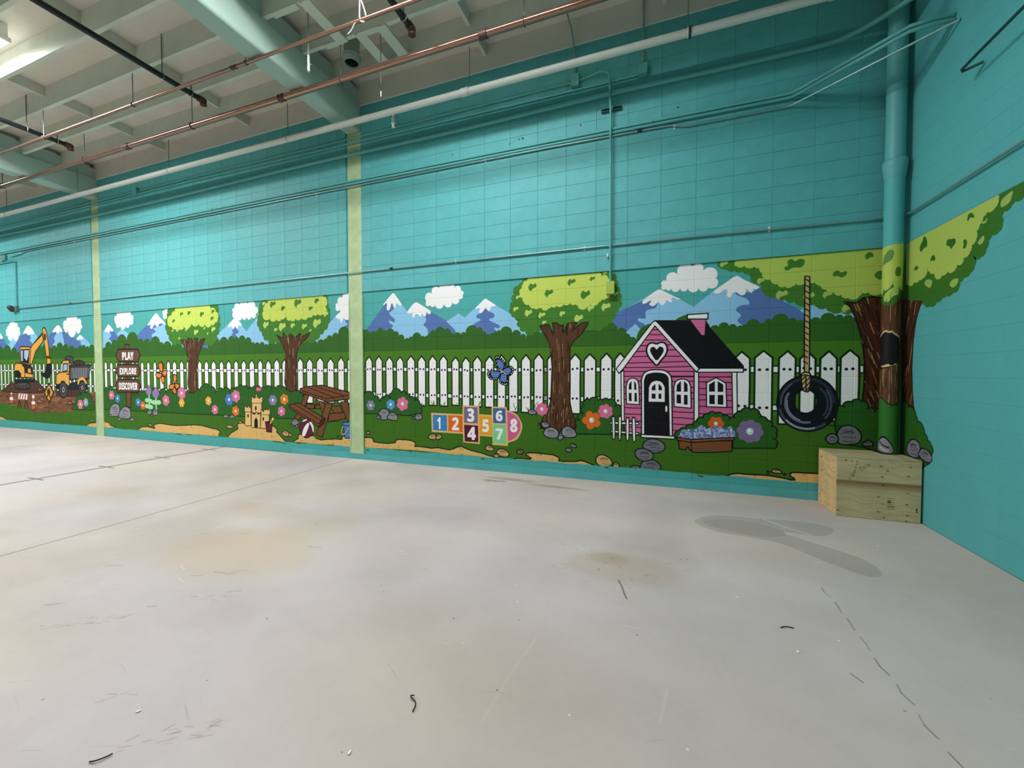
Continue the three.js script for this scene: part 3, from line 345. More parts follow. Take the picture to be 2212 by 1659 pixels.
sand(P("-6259,211 -6126,275 -6125,344 -6025,357 -5809,346 -5722,335 -5713,298 -5580,281 -5447,298 -5316,313 -5132,316 -5113,375 -5041,372 -4933,349"), P("-4936,183 -5170,202 -5543,200 -5929,206"));
bush(cat(scal(cat(P("-12135,1005 -12016,1095 -11887,1087 -11663,1080 -11524,1012 -11213,1011 -11030,1001 -10927,947 -10762,969 -10553,1028 -10350,1035 -10038,1040 -9815,1058 -9598,1026 -9356,1048 -9171,1051 -9016,1054 -8860,1108 -8734,1087 -8655,1195 -8458,1167 -8289,1069 -8216,1084 -8071,1136 -7883,1089 -7742,1140 -7649,1174 -7512,1192 -7378,1145 -7266,1163 -7176,1196 -7046,1150 -6937,1167 -6766,1169"), P("-6663,1170 -6516,1190 -6414,1158 -6312,1116 -6151,1134 -6071,1102 -6013,1043 -5916,942")), 0.36), P("-5922,596 -6281,627 -6632,622"), P("-7301,621 -7990,628 -8978,619 -10337,617 -11540,625 -12153,616")));
const canopyA = cat(P("-9579,2836 -8235,2835"), scal(P("-8236,2823 -8193,2635 -8155,2479 -8165,2336 -8229,2214 -8323,2093 -8463,2027"), 0.35), P("-9272,2053"), scal(P("-9437,2079 -9603,2127 -9673,2261 -9748,2351 -9760,2495 -9704,2624 -9711,2723 -9579,2832"), 0.35));
tree(cat(P("-9309,2141 -9187,2159 -9092,2081 -9105,2174 -8976,2174 -8954,2078 -8912,2168 -8779,2162 -8821,2032 -8676,2144 -8561,2156 -8616,2069 -8747,1882 -8816,1692 -8832,1479 -8834,1116 -8947,1050 -9076,1057 -9120,1220 -9086,1759 -9177,1976")), canopyA, cat(P("-9411,2844 -8485,2833"), scal(P("-8470,2816 -8396,2729 -8240,2669 -8190,2543 -8267,2470 -8374,2433 -8558,2445 -8745,2469 -8966,2500 -9195,2424 -9392,2432 -9592,2451 -9715,2532 -9585,2651 -9448,2731 -9411,2838"), 0.35)), [P("-9268,2679 -9030,2695 -8645,2648 -8321,2683 -8346,2550 -9521,2550"), [0.05, 0.05, 0.06, 0.045, 0.045, 0.045]], [P("-9394,2371 -9562,2345 -9115,2361 -8829,2297 -8576,2362 -8316,2331 -9350,2185 -8487,2254"), [0.055, 0.03, 0.045, 0.065, 0.03, 0.06, 0.03, 0.025]], 'leafy tree right of the wooden signpost');
tree(P("-6627,2162 -6473,2104 -6450,2210 -6371,2098 -6277,2181 -6179,2092 -6057,2178 -5995,2116 -5818,2180 -5862,2108 -6041,1978 -6118,1882 -6141,1732 -6162,1369 -6152,1157 -6278,1121 -6399,1165 -6438,1291 -6402,1827 -6485,1997"), cat(P("-6898,2829 -5450,2824"), scal(P("-5447,2814 -5430,2697 -5413,2606 -5372,2513 -5392,2427 -5417,2316 -5498,2218 -5593,2148 -5709,2063 -5848,2023"), 0.35), P("-6526,2021"), scal(P("-6693,2030 -6840,2080 -6950,2146 -6969,2244 -7060,2325 -7086,2452 -7023,2559 -7035,2684 -6996,2779 -6898,2824"), 0.35)), cat(P("-6834,2822 -5582,2823"), scal(P("-5578,2815 -5503,2786 -5434,2704 -5450,2637 -5491,2596 -5436,2535 -5531,2496 -5629,2516 -5740,2507 -5856,2468 -6013,2461 -6152,2452 -6273,2428 -6373,2478 -6392,2543 -6497,2453 -6621,2459 -6789,2482 -6963,2537 -6924,2613 -6916,2706 -6825,2747"), 0.35)), [P("-6703,2731 -6452,2645 -6097,2722 -5655,2733 -5796,2608"), [0.07, 0.05, 0.085, 0.05, 0.045]], [P("-6887,2365 -6640,2263 -6479,2310 -6224,2323 -5947,2297 -5656,2344 -5808,2217 -5450,2488 -5895,2451 -6932,2764"), [0.07, 0.04, 0.085, 0.05, 0.06, 0.09, 0.03, 0.05, 0.035, 0.04]], 'leafy tree behind the picnic table');
flowers(P("-11754,958 -11529,886 -10782,821 -10614,755 -9830,883 -9316,1043 -9323,843 -8502,902 -8318,734 -7906,941 -7718,1013 -7730,723"), [[0.105, '#dd6f98'], [0.098, '#4a7fc0'], [0.09, '#4a85c8'], [0.09, '#e0662c'], [0.115, '#de6f9c'], [0.125, '#de6f9c'], [0.092, '#e6a83c'], [0.09, '#e6a83c'], [0.095, '#de6f9c'], [0.115, '#4a78c0'], [0.118, '#de6f9c'], [0.098, '#e0762c']]);
flowers(P("-6741,957 -6454,979 -6529,760"), [[0.1, '#857da8'], [0.1, '#e07a28'], [0.092, '#de6f9c']]);
const tul = group('painted_tulip', 'two purple tulips with pale green leaves');
for (const [h, st, lv] of [[P("-10395,1216 -10347,1135 -10314,1081 -10346,1002 -10467,997 -10508,1078 -10456,1134"), P("-10395,1007 -10387,670"), P("-10458,869 -10357,853 -10463,741 -10348,726")], [P("-10154,1168 -10092,1093 -10049,1049 -10098,940 -10239,943 -10281,1040 -10219,1101"), P("-10163,948 -10158,686"), P("-10229,829 -10074,833")]]) { line(st, '#9fdca6', 0.045); for (const q of lv) fill(ell(q[0], q[1], 0.085, 0.05), '#9fdca6'); const r = smooth(h, true, 4); fill(r, '#8d78ac'); line(P("-10400,1107 -10403,1012"), '#a893c0', 0.02); part('tulip_head', r, tul); const s = st[0], e = st[1]; part('tulip_stem', [[s[0] - 0.03, s[1]], [s[0] + 0.03, s[1]], [e[0] + 0.03, e[1]], [e[0] - 0.03, e[1]]], tul); } next();
for (const r of [P("-11849,490 -11809,665 -11693,754 -11534,758 -11460,656 -11514,502 -11705,476"), P("-11499,483 -11414,638 -11256,709 -11105,667 -11064,555 -11114,450 -11392,440")]) { rock(r); next(); }
for (const r of [P("-11549,415 -11484,465 -11424,420 -11488,379"), P("-11084,433 -11006,483 -10947,448 -10995,390 -11070,396"), P("-11881,489 -11815,520 -11769,483 -11818,462"), P("-10468,613 -10393,670 -10322,636 -10339,571 -10426,563"), P("-10280,610 -10207,676 -10109,633 -10140,560 -10240,557"), P("-10355,543 -10296,573 -10260,547 -10298,524"), P("-8086,592 -8001,661 -7931,606 -7991,579"), P("-7896,607 -7836,658 -7767,612 -7803,578 -7873,575"), P("-6287,535 -6231,617 -6160,620 -6121,557 -6192,509"), P("-6314,503 -6279,535 -6243,499 -6284,489"), P("-6203,493 -6152,529 -6118,489 -6163,476")]) rock(r); next();
for (const r of [P("-10429,330 -10376,369 -10325,335 -10364,302"), P("-7991,405 -7924,449 -7854,436 -7808,397 -7902,376"), P("-6523,354 -6450,397 -6368,378 -6348,317 -6452,299"), P("-6358,340 -6317,368 -6283,324 -6328,295"), P("-7654,518 -7608,552 -7563,514 -7609,487"), P("-5238,361 -5214,374 -5190,361 -5214,348")]) stone(r); next();
const sign = group('painted_signpost', 'wooden signpost reading PLAY, EXPLORE, DISCOVER');
S('post', P("-11211,1049 -11022,1052 -11043,687 -11194,720"), '#6a4734', '#2a1810', 0.025, sign); S('post', P("-11204,2103 -11046,2099 -11050,1992 -11209,1995"), '#6a4734', '#2a1810', 0.025, sign); fill(P("-11199,1715 -11031,1713 -11048,1303 -11216,1302"), '#5a3a28'); next();
for (const [r, s, x] of [[P("-11465,2000 -10736,1985 -10668,1856 -10747,1710 -11462,1721 -11550,1860"), 'PLAY', P("-11329,1763 -10908,1930")], [P("-11496,1657 -10750,1646 -10675,1508 -10751,1383 -11492,1377 -11571,1509"), 'EXPLORE', P("-11436,1437 -10812,1574")], [P("-11510,1320 -10763,1314 -10671,1177 -10765,1043 -11507,1031 -11596,1167"), 'DISCOVER', P("-11473,1096 -10789,1246")]]) { S('sign_board', r, '#674838', '#2e1a10', 0.03, sign); inside(r, () => { const [x0, y0, x1, y1] = bbox(r); for (let i = 0; i < 8; i++) { const y = rr(y0, y1), xx = rr(x0, x1); line([[xx, y], [xx + 0.2, y + rr(-0.01, 0.01)]], '#54392a', 0.01); } }); words(s, x[0][0], x[0][1], x[1][0], x[1][1]); } next();
for (const [lab, ws, body] of [['upper orange butterfly', [P("-10043,1667 -9931,1675 -9907,1577 -9938,1488 -10020,1524"), P("-9910,1497 -9799,1524 -9773,1470 -9831,1396 -9913,1426"), P("-9954,1444 -10107,1467 -10151,1417 -10055,1349 -9955,1399"), P("-9955,1399 -9859,1364 -9863,1275 -9925,1239 -9972,1328")], P("-9966,1488 -9913,1408")], ['lower orange butterfly', [P("-9557,1432 -9477,1409 -9466,1330 -9523,1256 -9574,1330"), P("-9515,1242 -9403,1226 -9405,1156 -9486,1134 -9525,1189"), P("-9537,1233 -9700,1209 -9708,1143 -9595,1122"), P("-9544,1172 -9488,1084 -9517,1017 -9601,1083")], P("-9550,1251 -9512,1172")]]) { const g = group('painted_butterfly', lab); for (const r of ws) { const w = smooth(r); S('wing', w, '#e08438', '#2a1710', 0.02, g); } line(body, '#2a1710', 0.025); } line(P("-9979,1506 -10047,1560 -10117,1569"), OUT, 0.01); line(P("-9644,1259 -9669,1329 -9680,1400"), OUT, 0.01); next();
const castle = group('painted_sandcastle', 'sandcastle with a pink flag'); const CS = '#dfbb7c', CO = '#3d2a14';
S('tower', P("-7282,1013 -7249,1014 -7245,987 -7199,988 -7189,1023 -7121,1016 -7113,989 -7063,987 -7051,1018 -6997,1011 -7010,916 -7028,896 -7026,709 -7290,701 -7285,890 -7296,917"), CS, CO, 0.014, castle); next(); S('tower', P("-7478,823 -7444,828 -7438,805 -7399,806 -7392,826 -7354,827 -7348,803 -7310,804 -7312,724 -7316,459 -7431,445 -7482,467 -7469,714 -7487,742"), CS, CO, 0.014, castle); S('tower', P("-7046,772 -7009,757 -6993,726 -6959,788 -6927,760 -6894,800 -6863,762 -6840,802 -6819,792 -6817,693 -6843,676 -6836,527 -6892,414 -7065,419"), CS, CO, 0.014, castle); next();
S('gatehouse', P("-7301,703 -7267,717 -7262,677 -7202,680 -7190,717 -7141,715 -7133,682 -7092,688 -7058,712 -7069,419 -7308,424"), CS, CO, 0.014, castle); for (const [c, a, b] of [[P("-7184,792")[0], 0.022, 0.042], [P("-7392,641")[0], 0.018, 0.038], [P("-6991,597")[0], 0.019, 0.036]]) fill(ell(c[0], c[1], a, b), '#17130f'); fill(cat(P("-7228,423"), smooth(P("-7227,559 -7181,612 -7138,562"), false), P("-7139,422")), '#17130f'); line(P("-7285,890 -7021,896"), CO, 0.01); line(P("-7476,714 -7305,719"), CO, 0.01); line(P("-7055,674 -6817,682"), CO, 0.01); fill(ell(...P("-7165,1031")[0], 0.02, 0.03), CS, CO, 0.01); next();
S('flag', P("-7168,1195 -7091,1183 -7021,1187 -7044,1158 -7014,1137 -7093,1123 -7154,1119"), '#e0718c', '#8a3048', 0.01, castle);
const bkt = S('painted_bucket', P("-6943,546 -6771,553 -6782,354 -6914,358"), '#5c1f36', '#1d0a12', 0.014, mural, 'maroon bucket with a yellow spade'); fill(ell(...P("-6855,545")[0], 0.055, 0.014), '#42152a', '#1d0a12', 0.01); line(P("-6808,521 -6755,609"), '#e8c766', 0.025); fill(smooth(P("-6780,624 -6733,633 -6721,595 -6760,570")), '#e8c766', '#6a5420', 0.008); next();
// picnic table, ball and blue bucket
const WD = '#744627', WO = '#170d08', tbl = group('painted_picnic_table', 'brown picnic table with a bench');
for (const r of [P("-5917,909 -5608,894 -5599,829 -5938,829"), P("-5702,985 -5654,979 -5724,828 -5753,827"), P("-5382,875 -5160,903 -5107,789 -5291,753"), P("-5402,753 -5053,788 -5051,675 -5433,609")]) S('brace', r, WD, WO, 0.014, tbl); next();
for (const r of [P("-5973,1084 -5855,1067 -6060,651 -6120,611 -6220,645 -6076,817"), P("-5645,971 -5521,949 -5467,806 -5557,737"), P("-5150,961 -4996,979 -4930,594 -4992,620 -5072,761")]) S('leg', r, WD, WO, 0.014, tbl); next();
S('leg', P("-5475,931 -5329,935 -5569,326 -5712,366"), WD, WO, 0.014, tbl); S('bench', P("-6337,878 -6114,925 -5501,665 -5514,583 -5633,501 -5671,517 -6334,822"), WD, WO, 0.015, tbl); line(P("-6318,848 -5651,563 -5513,657"), WO, 0.012); line(P("-6215,902 -5578,618"), WO, 0.012); next();
S('tabletop', P("-6070,1181 -5911,1220 -5564,1249 -4923,1127 -4924,1024 -5465,951 -5484,965 -6071,1117"), WD, WO, 0.016, tbl); for (const q of [P("-6060,1154 -5473,1012 -4924,1088"), P("-5911,1220 -5296,1038"), P("-5736,1233 -5085,1071"), P("-5473,1009 -5474,953"), P("-5290,1034 -5291,980"), P("-5085,1067 -5086,1006")]) line(q, WO, 0.012); next();
const ball = smooth(P("-5925,638 -5815,593 -5759,480 -5789,369 -5918,298 -6026,327 -6093,437 -6071,560")); S('painted_beach_ball', ball, '#5e1d35', '#160a10', 0.014, mural, 'maroon and white beach ball'); inside(ball, () => { fill(smooth(P("-6035,349 -5987,480 -5893,570 -5864,541 -5922,408 -5986,321")), WHITE); fill(smooth(P("-5860,587 -5796,571 -5749,476 -5773,400 -5807,496")), WHITE); fill(smooth(P("-6041,606 -5961,640 -5912,624 -6001,585")), WHITE); }); next();
S('painted_bucket', P("-5110,612 -4930,625 -4933,342 -5063,342 -5092,558 -5111,557"), '#4f7cc0', '#131c33', 0.015, mural, 'blue bucket with a cream handle'); line(P("-5092,558 -4931,558"), '#131c33', 0.012); line(smooth(P("-5102,543 -5145,454 -5122,404 -5058,422 -4985,526"), false), '#131c33', 0.03); line(smooth(P("-5102,543 -5145,454 -5122,404 -5058,422 -4985,526"), false), '#d8c98a', 0.017); next();
for (const q of [P("-6637,620 -6507,622"), P("-6466,623 -6312,626"), P("-5423,605 -5183,623")]) line(q, DG, 0.012);
teal(); for (const q of [P("-9546,184 -9358,179"), P("-9199,187 -9043,189"), P("-6747,186 -6537,183"), P("-6516,168 -6454,156"), P("-6168,189 -6068,187"), P("-5448,199 -5318,199")]) line(q, LAWN, 0.02);

// ---------- the mural, left bay ----------
bay('L'); base();
mountain(P("-16804,2579 -16720,2544 -16557,2397 -16336,2197 -16367,2046 -16841,2033"), P("-16804,2579 -16720,2544 -16557,2397 -16336,2197 -16368,2025 -16841,2033"), P("-16803,2601 -16720,2544 -16565,2408 -16730,2387 -16816,2405"));
mountain(P("-16071,2393 -15843,2278 -16116,2020 -16403,2133"), null, null);
mountain(P("-15263,2687 -14851,2408 -14640,2096 -14836,1997 -15018,2186 -15226,2306 -15157,2356 -15191,2440"), P("-15263,2687 -16154,2074 -16162,1957 -14649,1932 -15096,2188 -15167,2314"), P("-15263,2687 -14981,2484 -15190,2456 -15278,2438 -15393,2494 -15474,2476 -15529,2497"), true);
mountain(P("-13954,2459 -13704,2441 -13613,2152 -13759,2077 -14125,1984 -14152,2165 -14031,2242 -14088,2324"), P("-13889,2646 -14323,2391 -14480,2254 -14275,1926 -13156,1909 -12828,2057 -13054,2255 -13494,2404"), P("-13889,2646 -13693,2509 -13721,2457 -13809,2470 -13883,2433 -13989,2476 -14117,2471 -14125,2509"), true);
mountain(P("-12947,2371 -12718,2264 -12338,2018 -12799,1960 -12891,2135 -12936,2242"), null, P("-12947,2371 -12816,2296 -12885,2265 -12969,2258 -13071,2251 -13093,2279")); 
cloud(P("-16385,2543 -16328,2638 -16191,2665 -16185,2772 -15923,2765 -15808,2646 -15703,2562 -15758,2454 -16047,2442 -16318,2465")); cloud(P("-13642,2596 -13479,2701 -13362,2813 -13190,2805 -13058,2714 -12894,2624 -12923,2510 -13110,2484 -13454,2510 -13610,2542")); next();
hedge(P("-16929,2035 -16560,2032 -16158,2021 -15869,1994 -15107,2002 -14830,2100 -14641,2071 -14342,2065 -14198,2002 -13974,2081 -13687,2091 -13444,2031 -13171,1967 -13031,2038 -12894,2073 -12723,2035 -12596,2052 -12371,2005 -12290,1998")); next();
lawn((x) => 0.2);
fence(P("-16950,1727 -16868,977 -16753,1730 -16672,980 -16558,1728 -16479,983 -16366,1726 -16300,986 -16176,1742 -16090,989 -15968,1740 -15891,992 -15762,1738 -15686,995 -15560,1736 -15484,998 -15360,1734 -15285,1001 -15182,1729 -15108,1004 -15007,1727 -14925,1007 -14814,1719 -14733,1009 -14623,1728 -14543,1012 -14398,1726 -14326,1016 -14213,1724 -14123,1019 -14012,1722 -13930,1021 -13814,1724 -13726,1025 -13636,1723 -13549,1027 -13460,1721 -13374,1030 -13286,1719 -13201,1032 -13115,1722 -13030,1035 -12945,1720 -12861,1038 -12778,1720 -12706,1011 -12612,1725 -12525,1004 -12432,1727 -12353,1007"), [P("-16961,1555 -14370,1553 -12327,1565 -12329,1509 -14373,1502 -16965,1502"), P("-16987,1179 -14391,1187 -12345,1182 -12347,1125 -14394,1133 -16990,1131")]);
const dirt = P("-17002,953 -15976,959 -14553,971 -14031,1030 -12982,987 -12336,1017 -12352,685 -13002,589 -13523,503 -15200,448 -15592,562 -16417,625 -17020,687"); S('painted_dirt', dirt, '#7a5137'); inside(dirt, () => { const [x0, y0, x1, y1] = bbox(dirt); for (let i = 0; i < 240; i++) { const x = rr(x0, x1), y = rr(y0, y1); line([[x, y], [x + rr(0.05, 0.3), y + rr(-0.01, 0.01)]], ['#5e3c28', '#946849', '#6b4630', '#4a2f1f', '#a07a52'][i % 5], rr(0.01, 0.03)); } }); next();
S('painted_dirt_mound', smooth(P("-16695,969 -16429,1093 -16166,1242 -16024,1173 -15033,1275 -14769,1174 -14553,981 -15568,944"), true, 4), '#523626', '#2a1a10', 0.02); for (const t of [P("-14986,756 -14829,812 -14644,703 -14951,695"), P("-13619,689 -13473,801 -13286,708"), P("-16511,819 -16378,887 -16234,836"), P("-14894,1007 -14832,1091 -14626,1021")]) fill(t, '#8d6848', '#2a1a10', 0.02); next();
S('painted_shadow_patch', P("-14068,1019 -12678,1040 -12717,915 -13469,871 -14076,888"), '#4a3224'); next();
const YL = '#e2a548', YO = '#3a2410', BK = '#17171b', dig = group('painted_excavator', 'yellow excavator with a black bucket');
S('boom', P("-15321,1713 -15157,1687 -14943,2020 -14613,2238 -14517,2398 -14541,2500 -14697,2424 -15056,2208 -15179,2107"), YL, YO, 0.03, dig); S('arm', P("-14593,2583 -14535,2609 -14462,2582 -14411,2495 -14331,2129 -14307,1886 -14446,1874 -14536,2256 -14593,2380"), YL, YO, 0.03, dig); fill(P("-15015,2248 -14620,2442 -14614,2417 -14997,2217"), BK); fill(ell(...P("-14493,2366")[0], 0.06, 0.09), '#4a3520'); next();
S('dipper_link', P("-14428,1848 -14244,1829 -14259,1684 -14438,1685"), YL, YO, 0.03, dig); S('digger_bucket', smooth(P("-14722,1462 -14582,1462 -14482,1564 -14439,1665 -14245,1684 -14234,1482 -14383,1336 -14550,1360 -14661,1400"), true, 4), BK, '#0a0a0c', 0.02, dig); next();
S('engine_cover', P("-16013,1676 -15927,1729 -15674,1716 -15519,1609 -15495,1346 -15828,1345 -16028,1441"), YL, YO, 0.03, dig); fill(P("-16022,1531 -15808,1536 -15691,1451 -15697,1345 -16034,1344"), BK); fill(P("-15651,1695 -15236,1692 -15123,1608 -15099,1358 -15495,1357 -15519,1609"), '#26221f'); fill(P("-15350,1567 -15230,1587 -15200,1441 -15340,1399"), YL); S('front_plate', P("-15503,1483 -15110,1437 -15088,1341 -15523,1352"), YL, YO, 0.03, dig); next();
S('cab', P("-15738,2119 -15647,2155 -15248,2142 -15179,2107 -15237,1671 -15722,1733"), YL, YO, 0.03, dig); fill(P("-15700,2087 -15228,2087 -15282,1702 -15701,1748"), BK); fill(P("-15669,2054 -15560,2063 -15577,1779 -15671,1769"), '#9db3cc'); fill(P("-15500,2061 -15269,2051 -15311,1880 -15397,1777 -15512,1862"), '#aebfd3'); next();
S('deck', P("-16058,1301 -14992,1321 -14997,1234 -15552,1209 -16003,1188"), '#1b1c22', null, 0, dig); S('track', smooth(P("-16019,1194 -15352,1206 -15268,1148 -15341,1053 -15949,1051 -16028,1115"), true, 4), '#6d655e', '#1a1512', 0.03, dig); for (const c of P("-15945,1124 -15801,1111 -15639,1112 -15477,1114 -15349,1130")) fill(ell(c[0], c[1], 0.07, 0.06, 12), '#48423d', '#1a1512', 0.015); next();
const trk = group('painted_dump_truck', 'yellow dump truck with a grey tipping body');
S('chassis', P("-14042,1171 -13451,1216 -12697,1327 -12677,1059 -13460,1038 -14030,1060"), '#22242c', null, 0, trk); next();
S('dirt_load', smooth(P("-13270,1696 -13164,1757 -12977,1767 -12811,1721 -12764,1653 -13085,1640"), true, 4), '#43321f', '#1e160e', 0.02, trk); S('exhaust', P("-13602,1833 -13522,1871 -13348,1869 -13263,1832 -13262,1647 -13387,1648 -13422,1776 -13597,1793"), '#4b4d52', '#17181b', 0.025, trk); next();
S('tipper_body', P("-13412,1642 -12550,1656 -12559,1610 -12647,1337 -13307,1315 -13350,1285 -13419,1304"), '#5b5b5d', '#1b1b1d', 0.03, trk); line(P("-13414,1603 -12559,1610"), '#1b1b1d', 0.03); for (const q of [P("-13277,1569 -13253,1354"), P("-13156,1572 -13150,1358"), P("-13037,1574 -13048,1365"), P("-12936,1573 -12946,1369"), P("-12835,1577 -12855,1373"), P("-12735,1576 -12768,1377")]) line(q, '#77777a', 0.06); next();
S('cab', P("-13696,1779 -13436,1780 -13451,1216 -13515,1195 -13658,1293 -13875,1242 -13915,1178 -14041,1181 -14025,1422 -13855,1486 -13761,1696"), YL, YO, 0.03, trk); fill(P("-13691,1684 -13503,1694 -13533,1525 -13737,1491"), '#9fb7d2', '#2a2a30', 0.03); fill(P("-13798,1680 -13726,1696 -13761,1501 -13825,1502"), '#b9c9d8'); line(P("-13844,1482 -13444,1491"), YO, 0.02); line(P("-13545,1438 -13475,1438"), BK, 0.03); fill(P("-14060,1170 -13886,1182 -13885,1062 -14065,1080"), BK); next();
for (const [w, hb, rx, ry] of [[P("-13724,1054 -13554,1057 -13714,1247")], [P("-12915,1114 -12774,1116 -12907,1269")]]) { const c = w[0], a = w[1][0] - c[0], b = w[2][1] - c[1]; S('wheel', ell(c[0], c[1], a, b), '#4c4c4e', '#151515', 0.03, trk); fill(ell(c[0], c[1], a * 0.45, b * 0.45), '#a7a7a4', '#1c1c1c', 0.03); fill(ell(c[0], c[1], a * 0.18, b * 0.18), '#2b2b2b'); }
line(smooth(P("-13893,1242 -13800,1302 -13658,1303 -13505,1196"), false), YL, 0.07); line(smooth(P("-13079,1219 -13017,1307 -12864,1327 -12752,1231"), false), YL, 0.07); next();
const rsg = group('painted_road_sign', 'orange diamond road sign'); S('pole', P("-14408,749 -14356,751 -14364,465 -14409,464"), '#8a6a3a', YO, 0.02, rsg); S('diamond', P("-14368,1202 -14159,978 -14387,725 -14598,970"), '#d2973c', YO, 0.045, rsg); fill(P("-14435,1065 -14353,1076 -14310,975 -14362,903 -14444,912 -14469,993"), '#3a2a14'); line(P("-14465,871 -14405,943 -14317,853"), '#3a2a14', 0.04); next();
for (const [c, bands] of [[P("-16251,969 -16183,970 -16127,676 -16099,655 -16364,648 -16329,671"), [P("-16266,932 -16173,934 -16166,906 -16276,904"), P("-16302,823 -16146,826 -16139,747 -16320,743")]], [P("-15154,955 -15083,956 -15045,557 -15007,527 -15274,519 -15241,551"), [P("-15173,898 -15071,900 -15068,817 -15190,814"), P("-15210,734 -15053,738 -15046,661 -15227,656")]]]) { S('painted_traffic_cone', c, '#c4643c', '#4a2416', 0.02); for (const b of bands) fill(b, WHITE); } next();
const bar = group('painted_barricade', 'striped road barricade'); for (const q of [P("-15844,758 -15803,759 -15899,531 -15941,530"), P("-15824,758 -15783,759 -15722,547 -15763,546"), P("-15531,761 -15491,761 -15533,532 -15573,531"), P("-15491,761 -15451,762 -15385,526 -15425,524")]) S('leg', q, '#2a2119', null, 0, bar); const brd = P("-15853,939 -15389,930 -15419,763 -15885,768"); S('barrier_board', brd, WHITE, '#8a4a38', 0.02, bar); inside(brd, () => { for (const q of [P("-15762,951 -15697,952 -15783,748 -15841,747"), P("-15640,953 -15576,954 -15653,741 -15710,739"), P("-15520,945 -15456,946 -15524,744 -15580,742")]) fill(q, '#b0644c'); }); next();
bush(cat(scal(P("-13380,567 -13342,637 -13217,719 -13123,878 -12985,929 -12781,971 -12616,955 -12571,860 -12493,795 -12470,596"), 0.25)));
flowers(P("-13012,711 -12784,769"), [[0.115, '#de7f9c'], [0.1, '#a59cba']]);
sand(P("-17047,290 -16871,281 -16741,275 -16613,240 -16478,204"), P("-16703,188 -17054,192")); sand(P("-12826,196 -12734,235 -12642,273 -12517,286 -12353,305"), P("-12358,200 -12653,192")); stone(P("-12586,352 -12539,373 -12488,353 -12532,320")); next();
teal();

// ---------- the mural round the corner ----------
bay('W'); ctx.fillStyle = TEAL; ctx.fillRect(-1, -1, 5, 5);
S('trunk', P("54,2277 464,2227 438,2160 395,2114 337,1988 297,1771 287,1524 307,1276 334,1129 390,1005 117,879"), '#4a2c1a', '#160d08', 0.014, corn); bark(P("54,2277 464,2227 395,2114 337,1988 297,1771 287,1524 307,1276 334,1129 106,1138"), 110, 0.1); next();
S('canopy', cat(P("124,2810 176,2808 1331,2814 1560,2814 1564,2708"), scal(cat(P("1562,2709 1487,2714 1463,2691 1384,2677 1362,2640 1376,2582 1346,2532 1281,2541 1241,2499 1223,2439 1176,2389 1098,2411 1105,2337 1060,2294 989,2272 930,2242 927,2189 860,2170 773,2160"), P("717,2150 641,2123 544,2102 468,2123 428,2166")), 0.3), P("44,2240")), '#3a7026', null, 0, corn); next();
S('leaf_highlight', cat(P("124,2808 176,2806 1333,2813"), scal(P("1338,2805 1336,2781 1302,2727 1227,2730 1185,2704 1150,2653 1112,2612 1118,2550 1065,2515 1053,2464 972,2440 966,2392 902,2404 852,2348 786,2371 709,2352 652,2327 603,2400 526,2426 492,2467 425,2385 371,2384 282,2383 261,2357 188,2374 143,2397"), 0.25)), '#afc45c', null, 0, corn); next();
for (const q of [P("364,2703 396,2743 433,2786 474,2739 477,2678 438,2674 380,2650"), P("757,2603 769,2648 813,2641 861,2631 879,2596 848,2569 820,2555 794,2585"), P("1009,2733 1018,2775 1054,2782 1086,2750 1084,2730 1046,2747 1023,2728"), P("969,2516 977,2545 971,2582 1005,2575 1012,2542 998,2511"), P("534,2512 545,2556 581,2566 605,2532 596,2508 559,2521"), P("284,2493 289,2521 324,2529 343,2504 319,2489")]) fill(smooth(q), '#2f6a1e');
for (const q of [P("460,2314 478,2354 564,2336 559,2286 533,2268"), P("814,2241 845,2275 918,2273 910,2229 858,2207"), P("1138,2510 1169,2541 1200,2547 1203,2510 1167,2488"), P("1173,2665 1204,2661 1225,2678 1222,2648 1187,2644"), P("1359,2719 1372,2763 1463,2787 1457,2741 1436,2713 1383,2703")]) fill(smooth(q), '#9fb85c'); next();
bush(cat(P("93,1156"), scal(P("161,1165 233,1109 379,1029 401,979 491,939 513,880 567,817 623,782 644,710"), 0.25), P("609,605 462,513 125,463")), corn);
rock(P("227,664 266,757 349,797 430,774 457,706 417,625 294,613"), '#807c88', '#5b5864'); next(); rock(P("435,677 491,730 586,717 642,664 617,616 534,610 446,643"), '#807c88', '#5b5864'); next();
// ---------- the room: walls of painted block ----------
const struct = (o) => { o.userData.kind = 'structure'; return o; };
const setting = (name) => { const g = new THREE.Group(); g.name = name; scene.add(g); return struct(g); };
const wallMats = [0, 1, 2, 3].map((i) => { const b = rep(blockBump, 2.2, 2.2); b.offset.set(i * 0.27, i * 0.13); const m = mottle(TEAL, 0.12, 40 + i * 5); m.repeat.set(1.3, 1.3); return new THREE.MeshStandardMaterial({ map: m, roughness: 0.6, bumpMap: b, bumpScale: 0.0006 }); });
const smoothMats = [0, 1].map((i) => { const m = mottle(TEAL, 0.05, 70 + i * 5); m.repeat.set(0.8, 0.8); return new THREE.MeshStandardMaterial({ map: m, roughness: 0.62 }); });
const coreMat = std(TEAL, 0.7);
